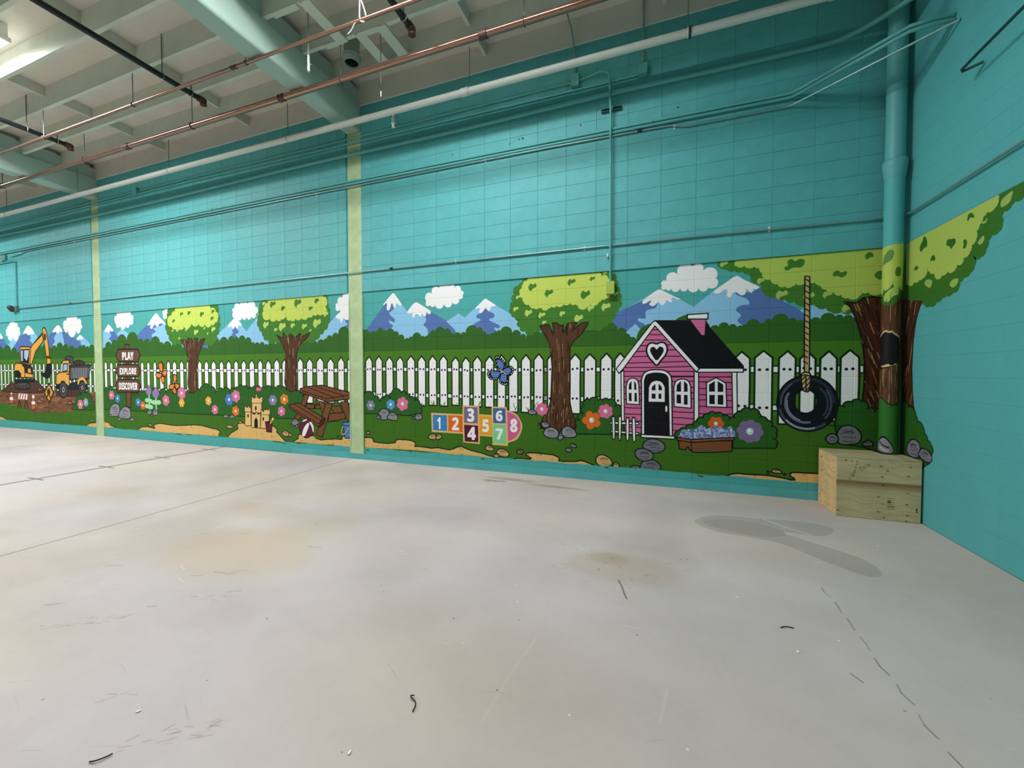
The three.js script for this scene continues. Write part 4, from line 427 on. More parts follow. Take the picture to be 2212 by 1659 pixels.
// one block: front face with a chamfered edge, local origin at its lower left front corner
function blockGeo(w, h, d = 0.03, g = 0.0007, c = 0.0022) {
  const q = [[g, g, -d], [w - g, g, -d], [w - g, h - g, -d], [g, h - g, -d], [g, g, -c], [w - g, g, -c], [w - g, h - g, -c], [g, h - g, -c], [g + c, g + c, 0], [w - g - c, g + c, 0], [w - g - c, h - g - c, 0], [g + c, h - g - c, 0]];
  const f = [[8, 9, 10, 11]]; for (const o of [0, 4]) for (let i = 0; i < 4; i++) { const j = (i + 1) % 4; f.push([o + i, o + j, o + 4 + j, o + 4 + i]); }
  const pos = [], uv = []; for (const [a, b, e, k] of f) for (const i of [a, b, e, a, e, k]) { pos.push(...q[i]); uv.push(q[i][0] + q[i][2], q[i][1] + q[i][2]); }
  const G = new THREE.BufferGeometry(); G.setAttribute('position', new THREE.Float32BufferAttribute(pos, 3)); G.setAttribute('uv', new THREE.Float32BufferAttribute(uv, 2)); G.computeVertexNormals(); return G;
}
const geoCache = {}; const blk = (w, h, fine) => geoCache[w.toFixed(3) + h.toFixed(3) + fine] ??= fine ? blockGeo(w, h, 0.03, 0.0002, 0.0009) : blockGeo(w, h);
const back = setting('wall_back');
mesh('wall_core', join([mbox(-24, 0, -0.3, RX + 0.3, LEDGE, -0.006), mbox(-24, LEDGE, -0.3, RX + 0.3, 6.3, 0.0)]), coreMat, back);
mesh('curb', mbox(-6.27, 0, -0.05, RX, 0.1, 0.014), wallMats[0], back);
const UP = 0.02; let count = 0; const rest = [];
for (const [k, x0, x1] of [['R', -4.66, RX], ['M', -12.06, -4.972], ['L', -17.8, -12.372]]) {
  const cols = []; for (let i = Math.floor((x1 - PHASE[k]) / COL); PHASE[k] + (i + 1) * COL > x0; i--) cols.push([Math.max(x0, PHASE[k] + i * COL), Math.min(x1, PHASE[k] + (i + 1) * COL)]);
  for (const [a, b] of cols) for (let r = 0; r < 16; r++) {
    const y = ROW0 + (14 + r) * COURSE, h = Math.min(COURSE, TOP + 0.05 - y); if (b - a < 0.03 || h < 0.03) continue;
    const g = blk(b - a, h);
    if (count++ < 300) { const m = mesh('block', g, wallMats[(hash(r, Math.round(a * 10), 2) * 4) | 0], back); m.position.set(a, y, UP); } else rest.push(g.clone().translate(a, y, UP));
  }
}
{ const m = mesh('block_courses', join(rest), wallMats[1], back); m.userData.kind = 'stuff'; }
mesh('wall_lip', join([mbox(-4.66, LEDGE - 0.006, -0.006, RX, LEDGE + 0.004, UP - 0.001), mbox(-12.06, LEDGE - 0.006, -0.006, -4.975, LEDGE + 0.004, UP - 0.001), mbox(-17.8, LEDGE - 0.006, -0.006, -12.375, LEDGE + 0.004, UP - 0.001)]), wallMats[2], back);
for (const [x, y, s] of [[-2.03, 4.74, 0.012], [-1.89, 4.78, 0.014], [-1.83, 4.78, 0.02], [-1.01, 4.79, 0.013], [0.2, 4.76, 0.014], [-2.95, 4.76, 0.012]]) mesh('anchor_hole', new THREE.CylinderGeometry(s * 0.7, s * 0.7, 0.004, 10).rotateX(Math.PI / 2).translate(x, y, UP + 0.001), std('#123c3a', 0.9), back);
const right = setting('wall_right');
mesh('wall_core', mbox(RX + 0.006, 0, -0.3, RX + 0.3, 6.3, 14.3), coreMat, right);
for (let i = 0; i < 6; i++) for (let r = 0; r < 30; r++) {
  const z0 = i ? PHASE.W + (i - 1) * COL : 0.004, z1 = PHASE.W + i * COL, y0 = r ? ROW0 + r * COURSE : 0.002, y1 = ROW0 + (r + 1) * COURSE;
  const m = mesh('block', blk(z1 - z0, y1 - y0, true), smoothMats[(hash(r, i, 8) * 2) | 0], right); m.position.set(RX, y0, z0); m.rotation.y = -Math.PI / 2;
}
mesh('block_courses', mbox(RX - 0.004, 0, PHASE.W + 5 * COL, RX + 0.006, 6.2, 14), smoothMats[1], right).userData.kind = 'stuff';
struct(mesh('wall_left', mbox(-24.3, 0, -0.3, -24, 6.3, 14.3), std('#6fb5ae', 0.7)));
struct(mesh('wall_front', mbox(-24.3, 0, 14, RX + 0.3, 6.3, 14.3), std('#b9bdb6', 0.8)));

// ---------- floor: slabs of worn concrete between saw cuts ----------
const floor = setting('floor');
function slabTex(x0, x1, z0, z1, W, H, marks) {
  const cv = canvas(W, H), c = cv.getContext('2d'), im = c.createImageData(W, H);
  for (let j = 0; j < H; j++) for (let i = 0; i < W; i++) {
    const x = x0 + (x1 - x0) * i / W, z = z0 + (z1 - z0) * j / H;
    const a = vnoise(x * 0.7 + 3, z * 0.9, 71) - 0.5, b = vnoise(x * 2.1, z * 2.6, 72) - 0.5, e = vnoise(x * 7, z * 9, 73) - 0.5, f = vnoise(x * 31, z * 31, 74) - 0.5, g = hash(i, j, 75) - 0.5, warm = vnoise(x * 0.9, z * 1.3 + 9, 76) - 0.5;
    const pat = vnoise(x * 1.6 + 20, z * 1.6, 77); const wear = pat > 0.62 ? (pat - 0.62) * 0.09 : 0;
    const L = 0.722 + a * 0.05 + b * 0.04 + e * 0.016 + f * 0.010 + g * 0.014 - wear; const o = (j * W + i) * 4;
    im.data[o] = 255 * (L + 0.036 + warm * 0.03); im.data[o + 1] = 255 * (L - 0.006 + warm * 0.008); im.data[o + 2] = 255 * (L - 0.032 - warm * 0.035); im.data[o + 3] = 255;
  }
  c.putImageData(im, 0, 0); c.setTransform(W / (x1 - x0), 0, 0, H / (z1 - z0), -x0 * W / (x1 - x0), -z0 * H / (z1 - z0)); c.lineCap = 'round';
  marks && marks(c); return canvasTex(cv);
}
function stain(c, x, z, rx, rz, rgb, a, rot = 0) { c.save(); c.translate(x, z); c.rotate(rot); c.scale(rx, rz); const g = c.createRadialGradient(0, 0, 0, 0, 0, 1); g.addColorStop(0, `rgba(${rgb},${a})`); g.addColorStop(0.7, `rgba(${rgb},${a * 0.7})`); g.addColorStop(1, `rgba(${rgb},0)`); c.fillStyle = g; c.beginPath(); c.arc(0, 0, 1, 0, 7); c.fill(); c.restore(); }
function scratch(c, pts, col_, w) { c.strokeStyle = col_; c.lineWidth = w; c.beginPath(); pts.forEach((p, i) => i ? c.lineTo(...p) : c.moveTo(...p)); c.stroke(); }
function pool(c, pts, col_) { const s = smooth(pts, true, 6); c.fillStyle = col_; c.beginPath(); s.forEach((p, i) => i ? c.lineTo(...p) : c.moveTo(...p)); c.closePath(); c.fill(); }
function litter(c, x0, x1, z0, z1, n) {
  for (let i = 0; i < n; i++) { const x = rr(x0, x1), z = rr(z0, z1), l = rr(0.02, 0.13), a = rr(-0.6, 0.6); scratch(c, [[x, z], [x + l * Math.cos(a), z + l * Math.sin(a)]], i % 4 ? `rgba(96,88,80,${rr(0.05, 0.17)})` : `rgba(240,238,232,${rr(0.2, 0.5)})`, rr(0.002, 0.007)); }
  for (let i = 0; i < n / 2; i++) { c.fillStyle = i % 3 ? 'rgba(70,64,56,0.55)' : 'rgba(250,248,244,0.8)'; c.beginPath(); c.arc(rr(x0, x1), rr(z0, z1), rr(0.003, 0.007), 0, 7); c.fill(); }
}
const slabs = [[-24, -8.066], [-8.044, -4.92], [-4.91, RX]];
const near = slabTex(-4.912, RX, 0, 6, 2048, 2048, (c) => {
  pool(c, [[0.35, 1.2], [0.55, 0.95], [0.95, 0.9], [1.3, 0.86], [1.55, 0.95], [1.4, 1.2], [1.1, 1.22], [1.2, 1.35], [1.5, 1.6], [1.55, 1.85], [1.42, 1.95], [1.2, 1.75], [0.98, 1.5], [0.75, 1.45], [0.5, 1.4]], 'rgba(88,84,76,0.2)');
  pool(c, [[0.42, 1.2], [0.7, 1.02], [1.0, 1.1], [1.1, 1.28], [0.9, 1.4], [0.6, 1.35]], 'rgba(90,84,74,0.14)');
  stain(c, -0.25, 2.42, 0.5, 0.28, '150,128,100', 0.28); stain(c, -0.05, 2.2, 0.45, 0.3, '160,150,128', 0.22); stain(c, -0.35, 2.3, 0.2, 0.12, '140,112,78', 0.25); stain(c, -1.9, 0.35, 0.45, 0.08, '110,96,76', 0.4, 0.05); stain(c, -1.2, 0.5, 0.5, 0.06, '128,106,74', 0.4, 0.03);
  for (let i = 0; i < 26; i++) { const x = -0.25 + rr(-0.5, 0.5), z = 2.4 + rr(-0.3, 0.35); scratch(c, [[x, z], [x + rr(-0.05, 0.05), z + rr(-0.04, 0.04)]], 'rgba(110,88,62,0.4)', rr(0.003, 0.008)); }
  scratch(c, [[-0.25, 2.62], [-0.22, 2.7], [-0.2, 2.78], [-0.18, 2.84]], 'rgba(92,72,52,0.6)', 0.012);
  stain(c, -2.1, 0.5, 0.2, 0.05, '70,60,50', 0.35); for (let i = 0; i < 16; i++) { const x = rr(-2.3, -1.95), z = rr(0.44, 0.56); scratch(c, [[x, z], [x + rr(0.03, 0.1), z + rr(-0.02, 0.02)]], 'rgba(60,52,44,0.5)', 0.006); } stain(c, -3.2, 3.2, 0.75, 0.5, '186,164,130', 0.42); stain(c, -3.1, 2.5, 0.5, 0.45, '186,164,130', 0.3); for (const [x, z, n, L] of [[-3.15, 4.18, 26, 0.16], [-2.29, 4.44, 6, 0.06], [-1.85, 4.5, 22, 0.13], [-2.7, 3.75, 10, 0.08]]) for (let i = 0; i < n; i++) { const a = x + rr(-L, L), b = z - (a - x) * 0.6 + rr(-0.05, 0.05); scratch(c, [[a, b], [a + rr(0.01, 0.05), b - rr(0.01, 0.04)]], 'rgba(112,84,74,0.22)', rr(0.003, 0.009)); } scratch(c, [[1.24 - 0.35, 3.14], [0.92, 3.19]], 'rgba(60,54,48,0.6)', 0.006); stain(c, -2.2, 2.6, 0.8, 0.5, '190,182,170', 0.25); stain(c, -3.9, 2.4, 0.6, 0.25, '176,152,118', 0.28);
  const crack = []; /*c*/ for (let i = 0; i <= 22; i++) crack.push([1.06 + rr(-0.012, 0.012), 2.25 + i * 0.06]); for (let i = 0; i + 1 < crack.length; i++) if (i % 3 !== 2) scratch(c, [crack[i], crack[i + 1]], 'rgba(72,66,60,0.5)', rr(0.003, 0.008));
  scratch(c, [[1.0, 0.9], [1.12, 1.05], [1.3, 1.2]], 'rgba(225,220,210,0.6)', 0.02); scratch(c, [[-0.62, 3.4], [-0.66, 3.7], [-0.68, 4.0]], 'rgba(225,222,216,0.12)', 0.013); scratch(c, [[0.05, 3.55], [0.02, 3.75]], 'rgba(235,232,226,0.16)', 0.014);
  for (let i = 0; i < 12; i++) { const x = rr(-4.6, -2.6), z = rr(2.9, 4.2); scratch(c, [[x, z], [x + rr(0.04, 0.12), z - rr(0.01, 0.05)]], 'rgba(120,100,94,0.35)', rr(0.006, 0.014)); }
  litter(c, -4.8, 2.3, 0.05, 5.4, 190); for (let i = 0; i < 30; i++) { c.fillStyle = 'rgba(250,250,250,0.8)'; c.beginPath(); c.arc(rr(-2.8, 1.6), rr(0.03, 0.2), rr(0.003, 0.008), 0, 7); c.fill(); }
});
const midT = slabTex(-8.05, -4.917, 0, 6, 1024, 1024, (c) => { stain(c, -6.2, 2.6, 0.6, 0.3, '178,156,124', 0.25); litter(c, -8, -5, 0.05, 5.5, 110); stain(c, -5.6, 1.2, 0.8, 0.4, '196,190,178', 0.25); });
const farT = slabTex(-24, -8.055, 0, 6, 1024, 512, (c) => litter(c, -18, -8.1, 0.1, 5.5, 120));
slabs.forEach(([a, b], i) => {
  const m = new THREE.MeshStandardMaterial({ map: [farT, midT, near][i], roughness: 0.72, bumpMap: rep(blockBump, (b - a) / 1.1, 6 / 1.1), bumpScale: 0.0003 });
  const g = new THREE.BoxGeometry(b - a, 0.2, 6).translate((a + b) / 2, -0.1, 3), p = g.attributes.position, uv = g.attributes.uv;
  for (let k = 0; k < p.count; k++) uv.setXY(k, (p.getX(k) - a) / (b - a), 1 - p.getZ(k) / 6);
  mesh('slab', g, m, floor);
});
mesh('slab', mbox(-24, -0.2, 6.004, RX, 0, 14), std('#bdb8b0', 0.7), floor); mesh('slab_joint', mbox(-24, -0.21, 0, RX, -0.012, 14), std('#4c4842', 0.9), floor);
mesh('joint_filler', mbox(-8.095, -0.004, 0.012, -8.015, 0.0007, 6), std('#8a847b', 0.9), floor); mesh('joint_filler', mbox(-4.928, -0.004, 0.012, -4.902, 0.0007, 6), std('#a39d95', 0.9), floor);
const mark = std('#77716a', 0.9); for (const z of [0.3, 1.07, 1.82, 2.57]) mesh('saw_cut', mbox(-8.26, -0.02, z - 0.014, -7.86, 0.0013, z + 0.014), mark, floor);

// ---------- columns and girders ----------
const colTex = noiseTex(256, (u, v) => { const n = 0.96 + 0.08 * (oct(u, v, 5, 51) - 0.5) + 0.1 * (oct(u, v, 60, 52) - 0.5), k = oct(u, v, 34, 53) > 0.93 ? 0.8 : 1; return [0.73 * n * k, 0.82 * n * k, 0.62 * n * k]; }, true);
const colMat = new THREE.MeshStandardMaterial({ map: rep(colTex, 2, 2), roughness: 0.7, bumpMap: rep(blockBump, 3, 3), bumpScale: 0.002 });
for (const [x, y0, top, label] of [[-4.8, 0.1, 5.45, 'pale green concrete column on the teal curb, right of the painted picnic table'], [-12.2, 0, 5.46, 'pale green concrete column standing on the floor between the painted dump truck and signpost']]) {
  const t = thing('column', label, 'column', [x, y0, 0]);
  mesh('shaft', mbox(-0.14, 0, -0.1, 0.14, top - y0, 0.014), colMat, t);
  mesh('edge_strip', join([box(-0.142, 0, -0.05, -0.122, 2.72 - y0, 0.019), box(0.122, 0, -0.05, 0.142, 2.72 - y0, 0.019)]), colMat, t);
}
const girderMat = new THREE.MeshStandardMaterial({ color: col('#a9c0b6'), roughness: 0.42, bumpMap: rep(blockBump, 2, 2), bumpScale: 0.0008 });
for (const [x, label] of [[-4.8, 'big pale green girder running to the column right of the painted picnic table'], [-12.2, 'big pale green girder at far left over the column beside the painted dump truck']]) {
  const t = thing('girder', label, 'girder', [x, 5.45, 0.0]);
  const g = new THREE.Shape(); g.moveTo(-0.14, 0.42); g.lineTo(-0.14, 0.012); g.quadraticCurveTo(-0.14, 0, -0.128, 0); g.lineTo(0.09, 0); g.quadraticCurveTo(0.14, 0, 0.14, 0.06); g.lineTo(0.14, 0.42);
  mesh('beam', new THREE.ExtrudeGeometry(g, { depth: 13.98, bevelEnabled: false, curveSegments: 10 }).translate(0, 0, 0.02), girderMat, t);
  mesh('cap_strip', join([box(0.14, 0.395, 0.02, 0.152, 0.415, 13.9), box(-0.152, 0.395, 0.02, -0.14, 0.415, 13.9)]), girderMat, t);
}

// ---------- ceiling: deck panels, joists along the wall, blocking ----------
const ceil = setting('ceiling');
const deckMat = new THREE.MeshStandardMaterial({ map: mottle('#dcd7cb', 0.08, 90), roughness: 0.85 }), joistMat = new THREE.MeshStandardMaterial({ map: mottle('#dadecf', 0.08, 95), roughness: 0.8 }), blockMat = std('#d2d7c8', 0.8);
const JB = 5.86, DK = 6.21; const xs = [-24, -19.2, -16.9, -14.6, -12.2, -9.63, -7.2, -4.8, -2.4, 0.03, RX];
for (let i = 0; i + 1 < xs.length; i++) mesh('deck_panel', mbox(xs[i] + 0.002, DK, -0.02, xs[i + 1] - 0.002, DK + 0.06, 14), deckMat, ceil);
mesh('deck_cover', mbox(-24.3, DK + 0.06, -0.3, RX + 0.3, DK + 0.2, 14.3), deckMat, ceil);
const spans = [[-24, -12.24], [-12.16, -4.84], [-4.76, RX - 0.01]];
for (const [a, b] of spans) {
  mesh('ledger', mbox(a, TOP + 0.006, 0.0, b, DK - 0.001, 0.042), deckMat, ceil);
  for (let k = 1; k < 24; k++) mesh('joist', mbox(a, JB + 0.012, k * 0.593 - 0.062, b, DK - 0.001, k * 0.593 - 0.012), joistMat, ceil);
}
for (const x of [-17, -14.6, -9.63, -7.2, -2.4, 0.03]) for (let k = 0; k < 7; k++) mesh('blocking', box(x - 0.022, 6.05, k ? k * 0.593 - 0.011 : 0.043, x + 0.022, DK - 0.001, (k + 1) * 0.593 - 0.063), blockMat, ceil);
for (const gx of [-4.8, -12.2]) for (let k = 0; k < 7; k++) for (const s of [-1, 1]) mesh('girder_blocking', box(gx + s * 0.115 - 0.02, 5.872, k ? k * 0.593 - 0.011 : 0.043, gx + s * 0.115 + 0.02, 6.1, (k + 1) * 0.593 - 0.063), girderMat, ceil);
for (const [x, k] of [[-3.68, 1], [-3.98, 2], [-3.35, 1]]) mesh('bridging_board', box(x - 0.075, 5.85, k * 0.593 - 0.06, x + 0.075, 5.871, (k + 1) * 0.593 - 0.01, 0.003), blockMat, ceil);
for (const [x, k, w] of [[-4.12, 2, 0.14], [-3.55, 2, 0.16], [-4.3, 3, 0.2], [-3.2, 1, 0.13]]) mesh('splice_plate', box(x - w, 5.852, k * 0.593 - 0.075, x + w, 5.873, k * 0.593 + 0.0, 0.003), blockMat, ceil);

// ---------- lamps ----------
const lampBody = std('#e9e7e1', 0.4), glow = new THREE.MeshStandardMaterial({ color: 0xffffff, emissive: col(LAMP_COLOR), emissiveIntensity: 1.6, roughness: 0.6 });
for (const [x, z, I, label] of LAMPS) { // strips run along the joists, up between them
  const t = thing('strip_lamp', label, 'lamp', [x, 5.98, z]);
  mesh('housing', box(-1.22, 0.05, -0.12, 1.22, DK - 5.982, 0.12, 0.008), lampBody, t);
  mesh('diffuser', new RoundedBoxGeometry(2.4, 0.05, 0.28, 3, 0.02).translate(0, 0.03, 0), glow, t);
  for (const s of [-1, 1]) mesh('end_cap', box(s * 1.215 - 0.015, 0, -0.145, s * 1.215 + 0.015, 0.06, 0.145, 0.006), lampBody, t);
  const L = new THREE.RectAreaLight(LAMP_COLOR, I, 2.4, 0.28); L.position.set(x, 5.979, z); L.rotation.x = -Math.PI / 2; scene.add(L);
}

// ---------- pipes hung from the joists ----------
const copperMap = noiseTex(256, (u, v) => { const n = oct(u, v, 6, 61) * 0.5 + oct(u, v, 20, 62) * 0.3 + oct(u, v, 60, 63) * 0.2; return [0.52 + 0.2 * n, 0.40 + 0.16 * n, 0.34 + 0.14 * n]; }, true);
const copper = new THREE.MeshStandardMaterial({ map: rep(copperMap, 20, 1), metalness: 0.75, roughness: 0.38, roughnessMap: rough }), brass = new THREE.MeshStandardMaterial({ map: rep(copperMap, 20, 1), metalness: 0.8, roughness: 0.3 });
const whitePipe = std('#d3d6cd', 0.5), blackPipe = std('#141518', 0.45), steel = new THREE.MeshStandardMaterial({ color: col('#8d8f8c'), metalness: 0.8, roughness: 0.4 }), darkSteel = std('#3a3632', 0.6), chalk = std('#d8dad4', 0.6), rust = std('#5a3a2c', 0.8);
const ring = (x, y, z, r, w) => new THREE.TorusGeometry(r, w, 6, 20).rotateY(Math.PI / 2).translate(x, y, z);
function pipeX(name, label, cat_, x0, x1, y, z, r, mat, o = {}) { // a pipe along the wall with hangers and couplings
  const t = thing(name, label, cat_, [0, y, z]);
  mesh('pipe', rod([x0, 0, 0], [x1, 0, 0], r, 20), mat, t);
  for (const x of o.hangers ?? []) { const h = mesh('hanger', ring(x, 0, 0, r + 0.006, 0.006), o.hm ?? steel, t); mesh('hanger_rod', rod([x, r, 0], [x, JB + 0.02 - y, 0], 0.006, 8), o.rm ?? o.hm ?? steel, h); }
  for (const x of o.couplings ?? []) mesh('coupling', lathe([[r, -0.05], [r * 1.22, -0.05], [r * 1.26, -0.03], [r * 1.1, 0], [r * 1.26, 0.03], [r * 1.22, 0.05], [r, 0.05]], 18).rotateZ(Math.PI / 2).translate(x, 0, 0), o.cm ?? mat, t);
  return t;
}
pipeX('copper_pipe', 'thick copper pipe with dark couplings hung across the whole ceiling', 'pipe', -17.8, RX, 5.4, 1.12, 0.041, copper, { hangers: [-16, -13, -10, -7.02, -4.04, -1.45, 1.2], couplings: [-8.7, -5.1, -1.95], cm: std('#4a2f25', 0.5), hm: std('#6d5a50', 0.6), rm: std('#767a72', 0.6) });
pipeX('thin_copper_pipe', 'thin shiny copper pipe, the one furthest from the wall under the ceiling', 'pipe', -17.8, RX, 5.42, 1.74, 0.021, brass, { hangers: [-14.6, -11.8, -9.75, -7.32, -4.98, -1.6], couplings: [-5.2], cm: std('#4a3526', 0.5), hm: std('#6a645c', 0.6), rm: std('#83887f', 0.6) });
const wp = pipeX('sprinkler_pipe', 'long pale grey sprinkler main close to the top of the teal wall', 'pipe', -17.8, 1.62, 5.3, 0.46, 0.044, whitePipe, { hangers: [-14.8, -11.8, -8.76, -5.75, -2.45, 0.28], couplings: [-2.52], hm: chalk, rm: std('#777d76', 0.6) });
mesh('elbow', tube([[1.6, 0, 0], [1.68, 0.0, 0.0], [1.75, 0.03, 0.02], [1.77, 0.12, 0.03], [1.77, 0.56, 0.03]], 0.05, 24, 14, 0.3), whitePipe, wp); mesh('pipe_clamp', ring(0.3, 0, 0, 0.054, 0.01), blackPipe, wp);
{ const s = mesh('sprinkler_head', lathe([[0, 0.0], [0.014, 0], [0.014, -0.05], [0.026, -0.055], [0.028, -0.075], [0.018, -0.09], [0.02, -0.12], [0.03, -0.125], [0.03, -0.14], [0.012, -0.15], [0.012, -0.18], [0.028, -0.185], [0, -0.19]], 16).translate(-3.69, -0.045, 0), chalk, wp); mesh('deflector_arm', box(-3.72, -0.18, -0.006, -3.66, -0.13, 0.006, 0.003), chalk, s); }
for (const [x, label] of [[-6.57, 'black iron pipe ending in an elbow, middle of the three black ceiling pipes'], [-10.17, 'black iron pipe ending near the left girder, leftmost of the three black ceiling pipes'], [-2.84, 'black iron pipe ending right of the big girder, at the top edge of the picture']]) {
  const t = thing('black_pipe', label, 'pipe', [x, 5.62, 1.22]);
  mesh('pipe', rod([0, 0, 0.03], [0, 0, 12.5], 0.037, 20), blackPipe, t); mesh('elbow', join([new THREE.SphereGeometry(0.046, 16, 12).translate(0, 0, 0.02), lathe([[0, -0.075], [0.03, -0.075], [0.046, -0.07], [0.046, -0.05], [0.038, -0.045], [0.038, 0]], 16).translate(0, 0, 0.02), lathe([[0.038, -0.03], [0.048, -0.03], [0.048, 0.03], [0.038, 0.03]], 16).rotateX(Math.PI / 2).translate(0, 0, 0.06)]), rust, t);
  for (const z of [0.19, 0.56, 2.9]) { const h = mesh('hanger', new THREE.TorusGeometry(0.043, 0.007, 6, 20).translate(0, 0, z), steel, t); if (z !== 0.19) mesh('hanger_rod', rod([0, 0.04, z], [0, 0.58, z], 0.006, 8), std('#5d625c', 0.6), h); else mesh('hanger_rod', rod([0, 0.04, z], [0, 0.11, z], 0.012, 8), steel, h); }
}
{ const t = thing('hanging_rod', 'white threaded rod in a plastic sleeve hanging right of the big girder', 'rod', [-4.25, 5.33, 1.45]); mesh('rod', rod([0, 0.1, 0], [0, 0.87, 0], 0.009, 10), std('#a7aba5', 0.6), t); mesh('sleeve', rod([0, 0, 0], [0, 0.2, 0], 0.016, 12), chalk, t); mesh('wire_end', rod([0.01, 0.1, 0], [0.045, 0.07, 0], 0.004, 6), chalk, t); }
{ const t = thing('hanging_rod', 'slim white rod hanging below the thick copper pipe, right of the round duct', 'rod', [-3.56, 5.2, 0.9]); mesh('rod', rod([0, 0.06, 0], [0, 1.0, 0], 0.007, 10), std('#a7aba5', 0.6), t); mesh('sleeve', rod([0, 0, 0], [0, 0.07, 0], 0.011, 12), chalk, t); }
{ const t = thing('white_cord', 'loop of white cord tied over the thin copper pipe', 'cord', [-3.15, 5.42, 1.72]); mesh('loop', tube([[-0.1, 0.42, 0.02], [-0.05, 0.26, 0.01], [-0.03, 0.02, 0.03], [0.01, -0.03, 0.02], [0.03, 0.03, 0.0], [0.0, 0.15, 0], [-0.04, 0.26, 0.01]], 0.008, 40, 6, 0.5), chalk, t); mesh('tail', tube([[-0.03, 0.0, 0.03], [-0.1, -0.02, 0.03], [-0.15, -0.08, 0.03], [-0.2, -0.11, 0.03]], 0.005, 20, 6, 0.5), chalk, t); }
{ const t = thing('duct_collar', 'round pale metal duct stub pointing down between the ceiling joists', 'duct', [-4.08, 5.8, 0.86]); const dm = std('#a9b2a6', 0.5);
  mesh('duct', lathe([[0.105, 0.41], [0.105, 0.12], [0.12, 0.115], [0.125, 0.06], [0.105, 0.05], [0.1, 0], [0.09, 0], [0.092, 0.4]], 28), dm, t); mesh('rim', new THREE.TorusGeometry(0.122, 0.009, 8, 32).rotateX(Math.PI / 2).translate(0, 0.088, 0), dm, t); mesh('duct_liner', lathe([[0.001, 0.3], [0.088, 0.3], [0.089, 0.02]], 24), std('#2d2f2c', 0.9), t); }

// ---------- conduits on the teal wall ----------
const pTeal = std('#5aaaa7', 0.5), emt = new THREE.MeshStandardMaterial({ color: col('#8fb5b2'), metalness: 0.55, roughness: 0.32 });
function conduit(name, label, pts, r, mat, o = {}) {
  const t = thing(name, label, o.cat ?? 'conduit', [0, 0, 0]); mesh('tube', tube(pts, r, o.seg ?? 60, 10, o.tension ?? 0.02), mat, t);
  for (const [x, y, z] of o.straps ?? []) mesh('strap', join([box(x - 0.012, y - r - 0.02, 0.021, x + 0.012, y + r + 0.02, 0.025), new THREE.TorusGeometry(r + 0.002, 0.004, 6, 14).rotateY(Math.PI / 2).translate(x, y, z)]), o.sm ?? mat, t);
  for (const [x, y, z] of o.couplers ?? []) mesh('coupler', rod([x - 0.03, y, z], [x + 0.03, y, z], r * 1.35, 14), o.cm ?? mat, t); return t;
}
const ZW = 0.04;
conduit('upper_conduit', 'thin teal conduit bending from the left junction box into the vertical conduit', [[-17.8, 5.36, ZW], [-10.6, 5.37, ZW], [-8, 5.37, ZW], [-5, 5.355, ZW], [-1.3, 5.37, ZW], [-1.08, 5.37, ZW]], 0.012, pTeal, { straps: [[-9, 5.37, ZW], [-3.2, 5.36, ZW], [-7, 5.365, ZW]] });
conduit('second_conduit', 'thin teal conduit just below the top one, ending at the right junction box', [[-17.8, 5.29, ZW], [-10.6, 5.31, ZW], [-5, 5.28, ZW], [-1.5, 5.26, ZW], [-0.27, 5.26, ZW]], 0.013, pTeal, { straps: [[-8, 5.295, ZW], [-2.2, 5.263, ZW]] });
conduit('thick_conduit', 'thick sagging teal pipe high on the wall, rising past the corner downpipe', [[-17.8, 5.1, 0.065], [-13, 5.05, 0.065], [-9.5, 5.05, 0.065], [-6.5, 5.08, 0.065], [-4.9, 5.08, 0.065], [-3.0, 5.07, 0.065], [-0.6, 5.09, 0.065], [0.6, 5.08, 0.065], [1.74, 5.08, 0.07], [2.05, 5.08, 0.22], [2.26, 5.08, 0.44], [2.41, 5.08, 0.6]], 0.029, pTeal, { seg: 140, tension: 0.3, straps: [[-8.3, 5.065, 0.065], [-1.6, 5.08, 0.065], [-4.2, 5.075, 0.065]] });
for (const [dy, name, label] of [[0, 'twin_conduit', 'upper of the two parallel teal conduits that leave the wall for the right corner'], [-0.045, 'twin_conduit', 'lower of the two parallel teal conduits that leave the wall for the right corner']]) conduit(name, label, [[-17.8, 4.66 + dy, 0.045], [-5, 4.655 + dy, 0.045], [1.35, 4.635 + dy, 0.045], [1.42, 4.632 + dy, 0.06], [1.6, 4.625 + dy, 0.25], [2.12, 4.61 + dy, 0.75], [2.18, 4.61 + dy, 0.78], [2.41, 4.6 + dy, 0.785]], 0.018, pTeal, { seg: 140, straps: [[-11, 4.66 + dy, 0.045], [-8.2, 4.66 + dy, 0.045], [-3.6, 4.65 + dy, 0.045], [-0.1, 4.64 + dy, 0.045]] });
conduit('metal_conduit', 'shiny metal conduit below the twin teal conduits, running diagonally to the right wall', [[-15.9, 4.5, ZW], [-15.4, 4.52, ZW], [-15.15, 4.565, ZW], [-5, 4.57, ZW], [-1.5, 4.57, ZW], [0.02, 4.55, ZW], [0.12, 4.545, ZW], [0.3, 4.5, ZW], [0.6, 4.5, ZW], [1.37, 4.5, ZW], [1.41, 4.5, 0.06], [1.85, 4.5, 0.41], [2.41, 4.5, 0.86]], 0.011, emt, { seg: 200, couplers: [[-0.25, 4.557, ZW]], cm: blackPipe, straps: [[-13, 4.567, ZW], [-9, 4.57, ZW], [-5.6, 4.57, ZW], [-2.4, 4.57, ZW], [0.16, 4.53, ZW]], sm: chalk });
